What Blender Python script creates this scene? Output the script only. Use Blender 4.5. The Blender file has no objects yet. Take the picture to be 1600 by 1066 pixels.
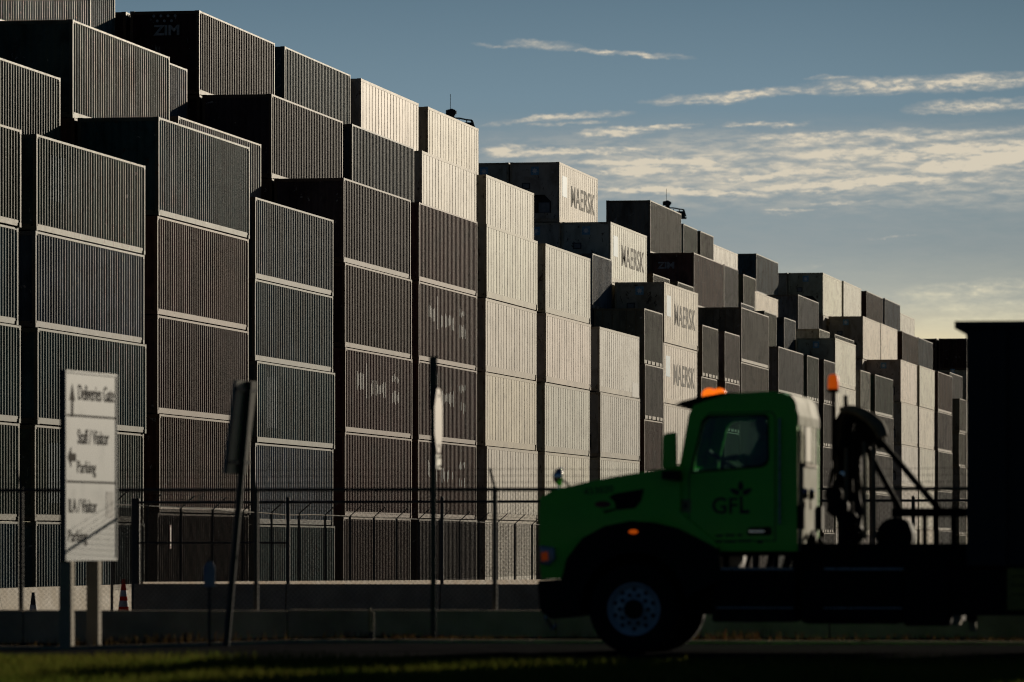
import bpy, bmesh, math, random
import numpy as np
from mathutils import Vector, Matrix
from mathutils.geometry import tessellate_polygon
random.seed(7); rng = np.random.default_rng(11)
R = math.radians
scene = bpy.context.scene
COL = scene.collection

# ------------------------------------------------------------------ camera
CAM_Z = 1.25
FPX = 8300.0                       # focal length in photo pixels (1600 wide)
cam_d = bpy.data.cameras.new('camera'); cam = bpy.data.objects.new('camera', cam_d); COL.objects.link(cam)
cam.location = (0, 0, CAM_Z); cam.rotation_euler = (R(90), 0, 0)
cam_d.sensor_width = 36; cam_d.lens = FPX / 1600 * 36
cam_d.shift_y = (850 - 533) / 1600
cam_d.clip_start = 0.5; cam_d.clip_end = 9000
cam_d.dof.use_dof = True; cam_d.dof.focus_distance = 190; cam_d.dof.aperture_fstop = 2.7
scene.camera = cam

# ------------------------------------------------------------------ light
TH = math.atan(1425 / FPX)         # heading of the container rows, right of the view axis
ST, CT = math.sin(TH), math.cos(TH)
SUN_AZ = TH + R(18.0)              # sun stands this far right of the view axis
SUN_EL = R(11.6)
sun_d = bpy.data.lights.new('sun', 'SUN'); sun = bpy.data.objects.new('sun', sun_d); COL.objects.link(sun)
sun_d.energy = 3.1; sun_d.angle = R(0.5); sun_d.color = (1.0, 0.87, 0.68)
sdir = Vector((math.sin(SUN_AZ) * math.cos(SUN_EL), math.cos(SUN_AZ) * math.cos(SUN_EL), math.sin(SUN_EL)))
sun.rotation_euler = sdir.to_track_quat('Z', 'Y').to_euler()
sun.location = (60, 100, 60)

scene.view_settings.view_transform = 'Standard'; scene.view_settings.look = 'None'
scene.view_settings.gamma = 1; scene.view_settings.use_curve_mapping = False
scene.view_settings.exposure = 0.0
scene.cycles.pixel_filter_type = 'BLACKMAN_HARRIS'; scene.cycles.filter_width = 1.05

# ------------------------------------------------------------------ world: Nishita sky, wisps of cloud
class NT:
    def __init__(s, nt): s.t = nt; s.n = nt.nodes; s.l = nt.links
    def node(s, t, **kw):
        n = s.n.new(t)
        for k, v in kw.items(): setattr(n, k, v)
        return n
    def put(s, sock, v):
        if isinstance(v, (int, float)): sock.default_value = v
        elif isinstance(v, (tuple, list)):
            sock.default_value = tuple(v) if len(v) == len(sock.default_value) else tuple(v) + (1,)
        else: s.l.new(v, sock)
    def math(s, op, a, b=None, c=None, clamp=False):
        n = s.node('ShaderNodeMath', operation=op); n.use_clamp = clamp
        s.put(n.inputs[0], a)
        if b is not None: s.put(n.inputs[1], b)
        if c is not None: s.put(n.inputs[2], c)
        return n.outputs[0]
    def mix(s, f, a, b, blend='MIX'):
        n = s.node('ShaderNodeMix', data_type='RGBA', blend_type=blend)
        s.put(n.inputs[0], f); s.put(n.inputs[6], a); s.put(n.inputs[7], b)
        return n.outputs[2]
    def ramp(s, f, stops, interp='LINEAR'):
        n = s.node('ShaderNodeValToRGB'); cr = n.color_ramp; cr.interpolation = interp
        while len(cr.elements) < len(stops): cr.elements.new(0.5)
        for e, (p, c) in zip(cr.elements, stops):
            e.position = p; e.color = (c, c, c, 1) if isinstance(c, (int, float)) else tuple(c) + (1,)
        s.put(n.inputs[0], f); return n.outputs[0]
    def rng_(s, v, a, b, c=0.0, d=1.0, smooth=False):
        n = s.node('ShaderNodeMapRange'); n.interpolation_type = 'SMOOTHSTEP' if smooth else 'LINEAR'
        s.put(n.inputs[0], v); s.put(n.inputs[1], a); s.put(n.inputs[2], b); s.put(n.inputs[3], c); s.put(n.inputs[4], d)
        return n.outputs[0]
    def comb(s, x, y, z):
        n = s.node('ShaderNodeCombineXYZ')
        for i, v in enumerate((x, y, z)): s.put(n.inputs[i], v)
        return n.outputs[0]
    def sep(s, v):
        n = s.node('ShaderNodeSeparateXYZ'); s.put(n.inputs[0], v); return n.outputs
    def noise(s, vec, scale, detail=4, rough=0.55, dist=0.0):
        n = s.node('ShaderNodeTexNoise'); s.put(n.inputs['Vector'], vec)
        n.inputs['Scale'].default_value = scale; n.inputs['Detail'].default_value = detail
        n.inputs['Roughness'].default_value = rough; n.inputs['Distortion'].default_value = dist
        return n.outputs[0]

world = bpy.data.worlds.new('World'); scene.world = world; world.use_nodes = True
W = NT(world.node_tree); W.n.clear()
SKY_STRENGTH = 0.06
def build_world():
    sky = W.node('ShaderNodeTexSky', sky_type='NISHITA')
    sky.sun_disc = False; sky.sun_elevation = SUN_EL; sky.sun_rotation = SUN_AZ
    sky.air_density = 1.0; sky.dust_density = 0.6; sky.ozone_density = 2.0
    tc = W.node('ShaderNodeTexCoord'); gx, gy, gz = W.sep(tc.outputs['Generated'])
    yy = W.math('MAXIMUM', gy, 0.05)
    u = W.math('DIVIDE', gx, yy); v = W.math('DIVIDE', gz, yy)      # tangents of bearing and height
    px = W.math('MULTIPLY_ADD', u, FPX, 800.0); py = W.math('MULTIPLY_ADD', v, -FPX, 850.0)
    # the low sky: blue, paling to a warm band just above the yard; Nishita overhead
    low = W.ramp(W.rng_(v, 0.0, 0.2), [(0.0, (0.80, 0.68, 0.44)), (0.195, (0.74, 0.65, 0.44)), (0.228, (0.42, 0.43, 0.38)),
                                       (0.275, (0.275, 0.325, 0.335)), (0.335, (0.215, 0.290, 0.328)), (0.42, (0.170, 0.255, 0.315)), (0.52, (0.116, 0.188, 0.246)),
                                       (1.0, (0.05, 0.12, 0.20))])
    low = W.mix(W.rng_(px, 300, -400, 0, 0.5, True), low, W.mix(1.0, low, (0.75, 0.8, 0.82), 'MULTIPLY'))
    low = W.mix(1.0, low, (1 / SKY_STRENGTH,) * 3, 'MULTIPLY')
    base = W.mix(W.rng_(gz, 0.16, 0.45, 0, 1, True), low, W.mix(1.0, sky.outputs[0], (0.16, 0.23, 0.34), 'MULTIPLY'))
    # unseen sky dimmed to shape the fill light, darkest at the sides
    sd = W.math('ADD', W.math('MULTIPLY', gx, math.sin(SUN_AZ)), W.math('MULTIPLY', gy, math.cos(SUN_AZ)))
    side = W.rng_(sd, 0.66, 0.82, 0.0, 1.0, True)
    back = W.rng_(sd, -0.6, 0.2, 1.0, 0.0, True)
    sidec = W.mix(side, W.mix(back, (0.05, 0.065, 0.085), (0.34, 0.365, 0.395)), (1, 1, 1))
    # right side of the view a little duller
    base = W.mix(W.rng_(px, 1150, 1750, 0, 0.35, True), base, W.mix(1.0, base, (0.72, 0.74, 0.70), 'MULTIPLY'))
    warm = W.node('ShaderNodeTexNoise'); W.put(warm.inputs['Vector'], W.comb(W.math('MULTIPLY', u, 90), W.math('MULTIPLY', v, 210), 3.1))
    warm.inputs['Scale'].default_value = 1.0; warm.inputs['Detail'].default_value = 7; warm.inputs['Roughness'].default_value = 0.66
    wr, wg, wb = W.sep(warm.outputs[1])
    wx = W.math('MULTIPLY_ADD', W.math('SUBTRACT', wr, 0.5), 60, px)
    wy = W.math('MULTIPLY_ADD', W.math('SUBTRACT', wg, 0.5), 34, py)
    fine = W.noise(W.comb(W.math('MULTIPLY', u, 150), W.math('MULTIPLY', v, 700), 1.7), 1.0, 8, 0.66, 0.3)
    puff = W.noise(W.comb(W.math('MULTIPLY', u, 380), W.math('MULTIPLY', v, 1100), 5.7), 1.0, 9, 0.64, 0.35)
    tot = None
    streaks = [  # x0, y0, x1, y1, half thickness, strength (bearing and height, in 1/FPX)
        (790, 64, 905, 76, 9, 1.0), (860, 78, 1075, 90, 4, 1.0), (740, 68, 860, 74, 2.5, 0.7),
        (1015, 160, 1330, 136, 8, 1.25), (1250, 140, 1640, 122, 13, 1.3), (1260, 123, 1340, 122, 3, 0.9),
        (1420, 170, 1640, 160, 10, 1.2), (750, 193, 880, 186, 4, 1.1), (790, 186, 985, 178, 5, 1.15), (820, 197, 940, 192, 3.5, 1.0),
        (895, 212, 1010, 206, 5, 1.0), (930, 203, 1090, 196, 3.5, 1.0), (1120, 196, 1260, 190, 3.5, 0.9),
        (752, 238, 830, 238, 9, 1.1), (800, 236, 1000, 234, 4, 0.9), (900, 252, 1130, 258, 4, 0.9),
        (1180, 212, 1420, 208, 6, 0.7), (1200, 222, 1640, 200, 9, 0.55), (1250, 245, 1640, 224, 10, 0.8), (1430, 262, 1640, 240, 11, 1.15),
        (940, 270, 1130, 262, 7, 1.0), (935, 296, 1200, 304, 6, 1.15), (1180, 298, 1480, 278, 7, 1.2), (1120, 282, 1300, 268, 5, 0.9),
        (1190, 328, 1310, 325, 3, 0.8), (1180, 335, 1250, 332, 2.5, 0.7), (1250, 316, 1380, 312, 2.5, 0.6), (1345, 374, 1450, 373, 2.5, 0.7),
        (1380, 464, 1640, 448, 16, 0.75), (1400, 482, 1640, 480, 10, 0.55), (1240, 420, 1290, 415, 4, 0.4), (1440, 505, 1640, 500, 14, 0.6),
    ]
    for (x0, y0, x1, y1, th, st) in streaks:
        L = math.hypot(x1 - x0, y1 - y0); dx, dy = (x1 - x0) / L, (y1 - y0) / L; cx, cy = (x0 + x1) / 2, (y0 + y1) / 2
        ax = W.math('ADD', W.math('MULTIPLY', W.math('SUBTRACT', wx, cx), dx / (L / 2)), W.math('MULTIPLY', W.math('SUBTRACT', wy, cy), dy / (L / 2)))
        ay = W.math('ADD', W.math('MULTIPLY', W.math('SUBTRACT', wx, cx), -dy / th), W.math('MULTIPLY', W.math('SUBTRACT', wy, cy), dx / th))
        a2 = W.math('POWER', W.math('ABSOLUTE', ax), 3.0)
        d2 = W.math('ADD', a2, W.math('MULTIPLY', ay, ay))
        m = W.math('MULTIPLY', W.math('MAXIMUM', W.math('SUBTRACT', 1.25, W.math('MULTIPLY', d2, 0.8)), 0.0), st * 0.68)
        tot = m if tot is None else W.math('MAXIMUM', tot, m)
    # broad thin veil between the streaks
    veil = W.math('MULTIPLY', W.rng_(py, 170, 250, 0, 1, True), W.rng_(py, 262, 350, 1, 0, True))
    veil = W.math('MULTIPLY', veil, W.rng_(px, 740, 1150, 0.55, 1.0, True))
    veil2 = W.math('MULTIPLY', veil, W.rng_(fine, 0.34, 0.68, 0.42, 1.0, True))
    dens = W.math('MULTIPLY', tot, W.rng_(fine, 0.30, 0.62, 0.25, 1.15, False))
    dens = W.math('MULTIPLY', dens, W.rng_(puff, 0.32, 0.62, 0.35, 1.2, False))
    haze = W.math('MULTIPLY', W.math('MULTIPLY', W.rng_(py, 240, 330, 0, 1, True), W.rng_(py, 330, 480, 1, 0.3, True)), W.rng_(fine, 0.3, 0.7, 0.05, 0.30))
    dens = W.math('ADD', W.math('MAXIMUM', dens, haze), W.math('MULTIPLY', veil2, 0.95), clamp=True)
    cloudc = W.mix(W.rng_(dens, 0.25, 0.95), (0.37, 0.385, 0.375), (0.70, 0.63, 0.50))
    cloudc = W.mix(W.rng_(py, 380, 500, 0, 1), cloudc, (0.80, 0.74, 0.52))
    up = W.math('MULTIPLY', W.rng_(py, -250, 30, 0, 1, True), W.rng_(gy, 0.2, 0.6, 0, 1, True))
    cl = W.math('MULTIPLY', W.math('MULTIPLY', W.math('POWER', dens, 0.9), up), W.rng_(u, -0.6, -0.3, 0, 1))
    bg1 = W.node('ShaderNodeBackground'); W.put(bg1.inputs[0], W.mix(1.0, base, sidec, 'MULTIPLY')); bg1.inputs[1].default_value = SKY_STRENGTH
    bg2 = W.node('ShaderNodeBackground'); W.put(bg2.inputs[0], cloudc); bg2.inputs[1].default_value = 0.95
    mx = W.node('ShaderNodeMixShader'); W.put(mx.inputs[0], cl); W.l.new(bg1.outputs[0], mx.inputs[1]); W.l.new(bg2.outputs[0], mx.inputs[2])
    out = W.node('ShaderNodeOutputWorld'); W.l.new(mx.outputs[0], out.inputs[0])
build_world()

# ------------------------------------------------------------------ materials
MATS = {}
def new_mat(name):
    m = bpy.data.materials.new(name); m.use_nodes = True; t = NT(m.node_tree); t.n.clear()
    b = t.node('ShaderNodeBsdfPrincipled'); o = t.node('ShaderNodeOutputMaterial'); t.l.new(b.outputs[0], o.inputs[0])
    MATS[name] = m; return m, t, b
def simple(name, col, rough=0.5, metal=0.0, var=0.25, scale=6.0, spec=0.5, bump=0.0, bscale=40):
    m, t, b = new_mat(name); tc = t.node('ShaderNodeTexCoord')
    n = t.noise(tc.outputs['Object'], scale, 5, 0.6)
    c = t.mix(t.rng_(n, 0.3, 0.7), tuple(x * (1 - var) for x in col), tuple(min(1, x * (1 + var)) for x in col))
    t.put(b.inputs['Base Color'], c); b.inputs['Metallic'].default_value = metal
    t.put(b.inputs['Roughness'], t.rng_(n, 0.3, 0.7, max(0.02, rough - 0.08), min(1, rough + 0.08)))
    b.inputs['Specular IOR Level'].default_value = spec
    if bump:
        bn = t.node('ShaderNodeBump'); bn.inputs['Strength'].default_value = bump; bn.inputs['Distance'].default_value = 0.01
        t.put(bn.inputs['Height'], t.noise(tc.outputs['Object'], bscale, 4, 0.6)); t.l.new(bn.outputs[0], b.inputs['Normal'])
    return m
def glow(name, col, strength):
    m, t, b = new_mat(name); b.inputs['Base Color'].default_value = tuple(col) + (1,)
    b.inputs['Emission Color'].default_value = tuple(col) + (1,); b.inputs['Emission Strength'].default_value = strength; return m
def glassy(name, tint, gloss=0.12):
    m = bpy.data.materials.new(name); m.use_nodes = True; t = NT(m.node_tree); t.n.clear()
    tr = t.node('ShaderNodeBsdfTransparent'); tr.inputs[0].default_value = tuple(tint) + (1,)
    gl = t.node('ShaderNodeBsdfGlossy'); gl.inputs[0].default_value = (1, 1, 1, 1); gl.inputs[1].default_value = 0.05
    fr = t.node('ShaderNodeFresnel'); fr.inputs[0].default_value = 1.45
    mx = t.node('ShaderNodeMixShader'); t.put(mx.inputs[0], t.math('MULTIPLY', fr.outputs[0], gloss * 8, clamp=True))
    t.l.new(tr.outputs[0], mx.inputs[1]); t.l.new(gl.outputs[0], mx.inputs[2])
    o = t.node('ShaderNodeOutputMaterial'); t.l.new(mx.outputs[0], o.inputs[0]); MATS[name] = m; return m
def container_paint(name, frame=False, white=False):
    """weathered paint whose colour is the object's own colour"""
    m, t, b = new_mat(name); tc = t.node('ShaderNodeTexCoord'); oi = t.node('ShaderNodeObjectInfo')
    off = t.math('MULTIPLY', oi.outputs['Random'], 91.7)
    x, y, z = t.sep(tc.outputs['Object'])
    p = t.comb(t.math('ADD', x, off), y, z)
    streak = t.noise(t.comb(t.math('MULTIPLY', t.math('ADD', x, off), 2.2), y, t.math('MULTIPLY', z, 0.35)), 1.0, 6, 0.62)
    blotch = t.noise(p, 0.75, 5, 0.6, 0.3)
    spots = t.noise(t.comb(t.math('MULTIPLY', t.math('ADD', x, off), 1.0), y, t.math('MULTIPLY', z, 0.55)), 3.4, 4, 0.75, 0.4)
    c = oi.outputs['Color']
    big = t.noise(t.comb(t.math('MULTIPLY', t.math('ADD', x, off), 0.55), y, t.math('MULTIPLY', z, 0.8)), 1.0, 6, 0.68, 0.6)
    c = t.mix(t.rng_(streak, 0.50 if white else 0.44, 0.61 if white else 0.66, 0, 0.62 if white else 0.6), c, t.mix(1.0, c, (0.55, 0.50, 0.43) if white else (0.30, 0.26, 0.22), 'MULTIPLY'))
    c = t.mix(t.rng_(big, 0.47, 0.60 if white else 0.66, 0, 0.8 if white else 0.85), c, t.mix(1.0, c, (0.60, 0.585, 0.56) if white else (0.38, 0.38, 0.38), 'MULTIPLY'))
    if not white: c = t.mix(t.rng_(blotch, 0.43, 0.25, 0, 0.22), c, (0.17, 0.18, 0.18))
    c = t.mix(t.rng_(spots, 0.605 if white else 0.625, 0.63 if white else 0.66, 0, 0.85), c, (0.06, 0.040, 0.030))       # rust and gouges
    bright = t.noise(t.comb(t.math('MULTIPLY', t.math('ADD', x, off), 1.6), y, t.math('MULTIPLY', z, 0.9)), 2.3, 3, 0.8, 0.8)
    c = t.mix(t.rng_(bright, 0.64, 0.68, 0, 0.55), c, (0.42, 0.42, 0.40))         # scuffs down to primer
    if frame:
        c = t.mix(1.0, t.mix(0.32, c, (0.20, 0.155, 0.10)), (0.86, 0.82, 0.74), 'MULTIPLY')
        chips = t.noise(p, 7.0, 3, 0.7); c = t.mix(t.rng_(chips, 0.60, 0.66, 0, 0.7), c, (0.09, 0.05, 0.03))
    t.put(b.inputs['Base Color'], c)
    t.put(b.inputs['Roughness'], t.rng_(streak, 0.3, 0.7, 0.40, 0.58))
    b.inputs['Specular IOR Level'].default_value = 0.12 if frame else (0.14 if white else 0.05)
    bn = t.node('ShaderNodeBump'); bn.inputs['Strength'].default_value = 0.35; bn.inputs['Distance'].default_value = 0.02
    t.put(bn.inputs['Height'], t.math('ADD', t.math('MULTIPLY', blotch, 1.4), t.math('MULTIPLY', t.rng_(spots, 0.6, 0.75), -0.6)))
    t.l.new(bn.outputs[0], b.inputs['Normal'])
    return m
M = MATS
container_paint('dry_paint'); container_paint('frame_paint', frame=True); container_paint('reefer_paint', white=True)
simple('letter_grey', (0.27, 0.265, 0.25), 0.8, var=0.55, scale=2.2, spec=0.05)
simple('letter_pale', (0.26, 0.28, 0.30), 0.55, var=0.4)
simple('emblem_blue', (0.16, 0.36, 0.52), 0.5); simple('faded_blue', (0.12, 0.20, 0.25), 0.6, spec=0.1); simple('emblem_white', (0.7, 0.7, 0.68), 0.5)
simple('machinery_dark', (0.02, 0.022, 0.025), 0.6); simple('machinery_grey', (0.16, 0.17, 0.18), 0.45)
simple('barrier_concrete', (0.52, 0.46, 0.37), 0.85, var=0.2, scale=1.6)
simple('concrete', (0.42, 0.32, 0.22), 0.85, var=0.3, scale=1.6, bump=0.4, bscale=30)
simple('concrete_old', (0.37, 0.30, 0.22), 0.95, var=0.35, scale=1.0, spec=0.1, bump=0.5, bscale=20)
simple('asphalt', (0.035, 0.035, 0.037), 1.0, var=0.25, scale=3.0, spec=0.0)
simple('yard_gravel', (0.20, 0.185, 0.16), 0.9, var=0.3, scale=2.0, spec=0.2)
simple('verge_soil', (0.03, 0.028, 0.016), 1.0, var=0.4, scale=5.0, spec=0.0)
simple('galvanised', (0.05, 0.052, 0.055), 0.55, metal=0.3, var=0.25, scale=9)
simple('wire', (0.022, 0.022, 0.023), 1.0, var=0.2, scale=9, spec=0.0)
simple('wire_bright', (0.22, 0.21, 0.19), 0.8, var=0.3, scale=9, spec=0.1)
simple('sign_face', (0.40, 0.44, 0.46), 0.5, var=0.10, scale=2.5)
simple('sign_edge', (0.06, 0.06, 0.055), 0.6); simple('sign_text', (0.15, 0.135, 0.125), 0.9, spec=0.02)
simple('sign_line', (0.05, 0.04, 0.035), 0.9, spec=0.02)
simple('sign_post', (0.36, 0.30, 0.20), 0.7, var=0.2, scale=3)
simple('plate_back', (0.42, 0.345, 0.30), 0.5, var=0.08, scale=3); simple('plate_white', (0.7, 0.68, 0.6), 0.5, var=0.1)
simple('dark_steel', (0.03, 0.033, 0.038), 0.5, metal=0.3, var=0.3); simple('board_back', (0.30, 0.28, 0.24), 0.45, metal=0.3)
simple('cone_orange', (0.85, 0.09, 0.03), 0.5); simple('cone_white', (0.55, 0.55, 0.55), 0.4); simple('cone_dark', (0.05, 0.055, 0.06), 0.6)
simple('paper_tag', (0.30, 0.33, 0.42), 0.6)
simple('truck_green', (0.105, 0.80, 0.030), 0.38, var=0.08, scale=2.0); M['truck_green'].node_tree.nodes['Principled BSDF'].inputs['Coat Weight'].default_value = 0.12
simple('truck_rear', (0.27, 0.28, 0.20), 0.75, var=0.12, scale=3, spec=0.15)
simple('black_plastic', (0.012, 0.012, 0.012), 0.6, spec=0.15); simple('rubber', (0.014, 0.014, 0.014), 0.9, var=0.3, spec=0.15)
simple('chassis_black', (0.010, 0.010, 0.011), 0.75, var=0.3, spec=0.12); simple('steel_line', (0.22, 0.25, 0.28), 0.3, metal=0.8)
simple('wheel_steel', (0.55, 0.60, 0.64), 0.4, metal=0.1, var=0.15); simple('chrome', (0.8, 0.8, 0.8), 0.08, metal=1.0, var=0.02)
simple('logo_black', (0.010, 0.012, 0.010), 0.5); simple('emblem_red', (0.20, 0.012, 0.015), 0.4); simple('decal_blue', (0.02, 0.035, 0.25), 0.4)
simple('decal_cream', (0.30, 0.27, 0.12), 0.5); simple('box_steel', (0.014, 0.014, 0.013), 0.6, var=0.5, scale=1.5)
simple('tank_tan', (0.24, 0.19, 0.12), 0.65, spec=0.2); simple('yellow_paint', (0.30, 0.24, 0.02), 0.5)
simple('skin', (0.35, 0.20, 0.14), 0.5); simple('shirt_green', (0.05, 0.30, 0.16), 0.7); simple('trousers', (0.02, 0.025, 0.04), 0.8); simple('hair_dark', (0.015, 0.012, 0.01), 0.7)
simple('seat_grey', (0.02, 0.02, 0.022), 0.8)
glow('amber_lamp', (1.0, 0.17, 0.008), 1.1); glow('amber_dim', (1.0, 0.14, 0.005), 0.32); glow('amber_small', (1.0, 0.13, 0.01), 0.05)
simple('lamp_glass', (0.30, 0.35, 0.42), 0.15, metal=0.2)
glassy('cab_glass', (0.62, 0.74, 0.70)); glassy('windscreen_glass', (0.30, 0.42, 0.50))
simple('rear_glass', (0.30, 0.31, 0.29), 0.25, var=0.15); simple('rear_reflection', (0.50, 0.48, 0.38), 0.5, var=0.05)
def grass_mat(name, c1, c2, c3, trans=0.35):
    m = bpy.data.materials.new(name); m.use_nodes = True; t = NT(m.node_tree); t.n.clear()
    g = t.node('ShaderNodeNewGeometry'); n1 = t.noise(g.outputs['Position'], 0.55, 3, 0.6); n2 = t.noise(g.outputs['Position'], 9.0, 2, 0.7)
    c = t.mix(t.rng_(n1, 0.38, 0.62), c1, c2); c = t.mix(t.rng_(n2, 0.5, 0.72), c, c3)
    d = t.node('ShaderNodeBsdfDiffuse'); t.put(d.inputs[0], c)
    tl = t.node('ShaderNodeBsdfTranslucent'); t.put(tl.inputs[0], c)
    mx = t.node('ShaderNodeMixShader'); mx.inputs[0].default_value = trans; t.l.new(d.outputs[0], mx.inputs[1]); t.l.new(tl.outputs[0], mx.inputs[2])
    o = t.node('ShaderNodeOutputMaterial'); t.l.new(mx.outputs[0], o.inputs[0]); MATS[name] = m
grass_mat('grass_green', (0.085, 0.130, 0.018), (0.14, 0.150, 0.026), (0.22, 0.18, 0.05))
grass_mat('weed_dry', (0.10, 0.045, 0.018), (0.07, 0.05, 0.02), (0.18, 0.12, 0.05))

grass_mat('cone_orange', (0.55, 0.055, 0.02), (0.50, 0.05, 0.02), (0.4, 0.05, 0.02), 0.4)

# ------------------------------------------------------------------ mesh helpers
class MB:
    def __init__(s): s.v = []; s.f = []; s.m = []; s.mats = []
    def mi(s, mat):
        if mat not in s.mats: s.mats.append(mat)
        return s.mats.index(mat)
    def add(s, vs, fs, mat):
        b = len(s.v); k = s.mi(mat); s.v += [tuple(p) for p in vs]
        for f in fs: s.f.append([i + b for i in f]); s.m.append(k)
    def box(s, lo, hi, mat):
        x0, y0, z0 = lo; x1, y1, z1 = hi
        s.add([(x0, y0, z0), (x1, y0, z0), (x1, y1, z0), (x0, y1, z0), (x0, y0, z1), (x1, y0, z1), (x1, y1, z1), (x0, y1, z1)],
              [(0, 3, 2, 1), (4, 5, 6, 7), (0, 1, 5, 4), (1, 2, 6, 5), (2, 3, 7, 6), (3, 0, 4, 7)], mat)
    def rod(s, a, b, r, mat, n=8, r2=None):
        a, b = Vector(a), Vector(b); d = (b - a).normalized(); r2 = r if r2 is None else r2
        u = d.orthogonal().normalized(); w = d.cross(u)
        vs = [a + (u * math.cos(2 * math.pi * i / n) + w * math.sin(2 * math.pi * i / n)) * r for i in range(n)]
        vs += [b + (u * math.cos(2 * math.pi * i / n) + w * math.sin(2 * math.pi * i / n)) * r2 for i in range(n)]
        s.add(vs, [(i, (i + 1) % n, n + (i + 1) % n, n + i) for i in range(n)] + [tuple(range(n - 1, -1, -1)), tuple(range(n, 2 * n))], mat)
    def tube(s, pts, r, mat, n=8):
        for a, b in zip(pts[:-1], pts[1:]): s.rod(a, b, r, mat, n)
    def sweep(s, pts, rad, mat, n=14):
        P = [Vector(p) for p in pts]; q = []
        for i in range(len(P) - 1):
            p0, p1, p2, p3 = P[max(i - 1, 0)], P[i], P[i + 1], P[min(i + 2, len(P) - 1)]
            for k in range(4):
                t = k / 4; r = rad[i] + (rad[i + 1] - rad[i]) * t
                q.append((0.5 * ((2 * p1) + (p2 - p0) * t + (2 * p0 - 5 * p1 + 4 * p2 - p3) * t * t + (3 * p1 - p0 - 3 * p2 + p3) * t ** 3), r))
        q.append((P[-1], rad[-1])); up = None; vs = []
        for i, (c, r) in enumerate(q):
            d = (q[min(i + 1, len(q) - 1)][0] - q[max(i - 1, 0)][0]).normalized()
            up = d.orthogonal().normalized() if up is None else (up - d * up.dot(d)).normalized(); w = d.cross(up)
            vs += [c + (up * math.cos(2 * math.pi * j / n) + w * math.sin(2 * math.pi * j / n)) * r for j in range(n)]
        m = len(q)
        s.add(vs, [(i * n + j, i * n + (j + 1) % n, (i + 1) * n + (j + 1) % n, (i + 1) * n + j) for i in range(m - 1) for j in range(n)] + [tuple(range(n - 1, -1, -1)), tuple(range((m - 1) * n, m * n))], mat)
    def lathe(s, o, axis, prof, mat, n=24):
        """prof: (distance along axis, radius)"""
        o, ax = Vector(o), Vector(axis).normalized(); u = ax.orthogonal().normalized(); w = ax.cross(u); vs = []
        for (t, r) in prof:
            for i in range(n):
                a = 2 * math.pi * i / n; vs.append(o + ax * t + (u * math.cos(a) + w * math.sin(a)) * max(r, 1e-4))
        fs = []
        for k in range(len(prof) - 1):
            for i in range(n):
                j = (i + 1) % n; fs.append((k * n + i, k * n + j, (k + 1) * n + j, (k + 1) * n + i))
        s.add(vs, fs, mat)
    def prism(s, outer, holes, w0, w1, mat, fn=lambda a, w, b: (a, w, b)):
        """outline in (a, b), extruded in w"""
        loops = [outer] + list(holes)
        tri = tessellate_polygon([[Vector((p[0], p[1], 0)) for p in l] for l in loops])
        flat = [p for l in loops for p in l]; n = len(flat)
        vs = [fn(p[0], w0, p[1]) for p in flat] + [fn(p[0], w1, p[1]) for p in flat]
        fs = [tuple(t) for t in tri] + [tuple(i + n for i in reversed(t)) for t in tri]
        k = 0
        for l in loops:
            m = len(l)
            for i in range(m): fs.append((k + i, k + (i + 1) % m, n + k + (i + 1) % m, n + k + i))
            k += m
        s.add(vs, fs, mat)
    def mesh(s, name, smooth=False):
        me = bpy.data.meshes.new(name); me.from_pydata(s.v, [], s.f)
        for mt in s.mats: me.materials.append(M[mt])
        me.polygons.foreach_set('material_index', s.m)
        if smooth: me.polygons.foreach_set('use_smooth', [True] * len(s.f))
        bm = bmesh.new(); bm.from_mesh(me); bmesh.ops.recalc_face_normals(bm, faces=bm.faces); bm.to_mesh(me); bm.free()
        me.update(); return me
    def build(s, name, parent=None, smooth=False, bevel=0, sharp=40):
        me = s.mesh(name, smooth); o = bpy.data.objects.new(name, me); COL.objects.link(o); o.parent = parent
        if bevel:
            b = o.modifiers.new('bevel', 'BEVEL'); b.width = bevel; b.segments = 3; b.limit_method = 'ANGLE'; b.angle_limit = R(sharp)
            b.harden_normals = False
            me.polygons.foreach_set('use_smooth', [True] * len(me.polygons))
            e = o.modifiers.new('wn', 'WEIGHTED_NORMAL'); e.keep_sharp = True
        return o
def tag(o, label=None, cat=None, group=None, kind=None):
    if label: o['label'] = label
    if cat: o['category'] = cat
    if group: o['group'] = group
    if kind: o['kind'] = kind
    return o
def empty(name, loc=(0, 0, 0), rz=0.0):
    o = bpy.data.objects.new(name, None); COL.objects.link(o); o.location = loc; o.rotation_euler = (0, 0, rz); o.empty_display_size = 0.3; return o
def copy_tree(o, parent=None):
    c = o.copy(); COL.objects.link(c); c.parent = parent
    for ch in list(o.children): copy_tree(ch, c)
    return c
def text_mesh(body, width, height, depth=0.004, spacing=1.0, bold=0.0):
    """flat lettering mesh in local x (right) / z (up), fitted to width x height, origin lower left; faces -y"""
    cu = bpy.data.curves.new('lettering', 'FONT'); cu.body = body; cu.size = 1.0; cu.extrude = 0.01; cu.space_character = spacing; cu.offset = bold
    cu.resolution_u = 4
    ob = bpy.data.objects.new('lettering', cu); COL.objects.link(ob); bpy.context.view_layer.update()
    me = bpy.data.meshes.new_from_object(ob.evaluated_get(bpy.context.evaluated_depsgraph_get()))
    bpy.data.objects.remove(ob); bpy.data.curves.remove(cu)
    n = len(me.vertices); co = np.empty(n * 3, np.float32); me.vertices.foreach_get('co', co); co = co.reshape(-1, 3)
    lo, hi = co.min(0), co.max(0); q = (co - lo) / (hi - lo)
    out = np.stack([q[:, 0] * width, -depth * q[:, 2], q[:, 1] * height], 1).astype(np.float32)
    me.vertices.foreach_set('co', out.ravel()); me.update(); return me
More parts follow.
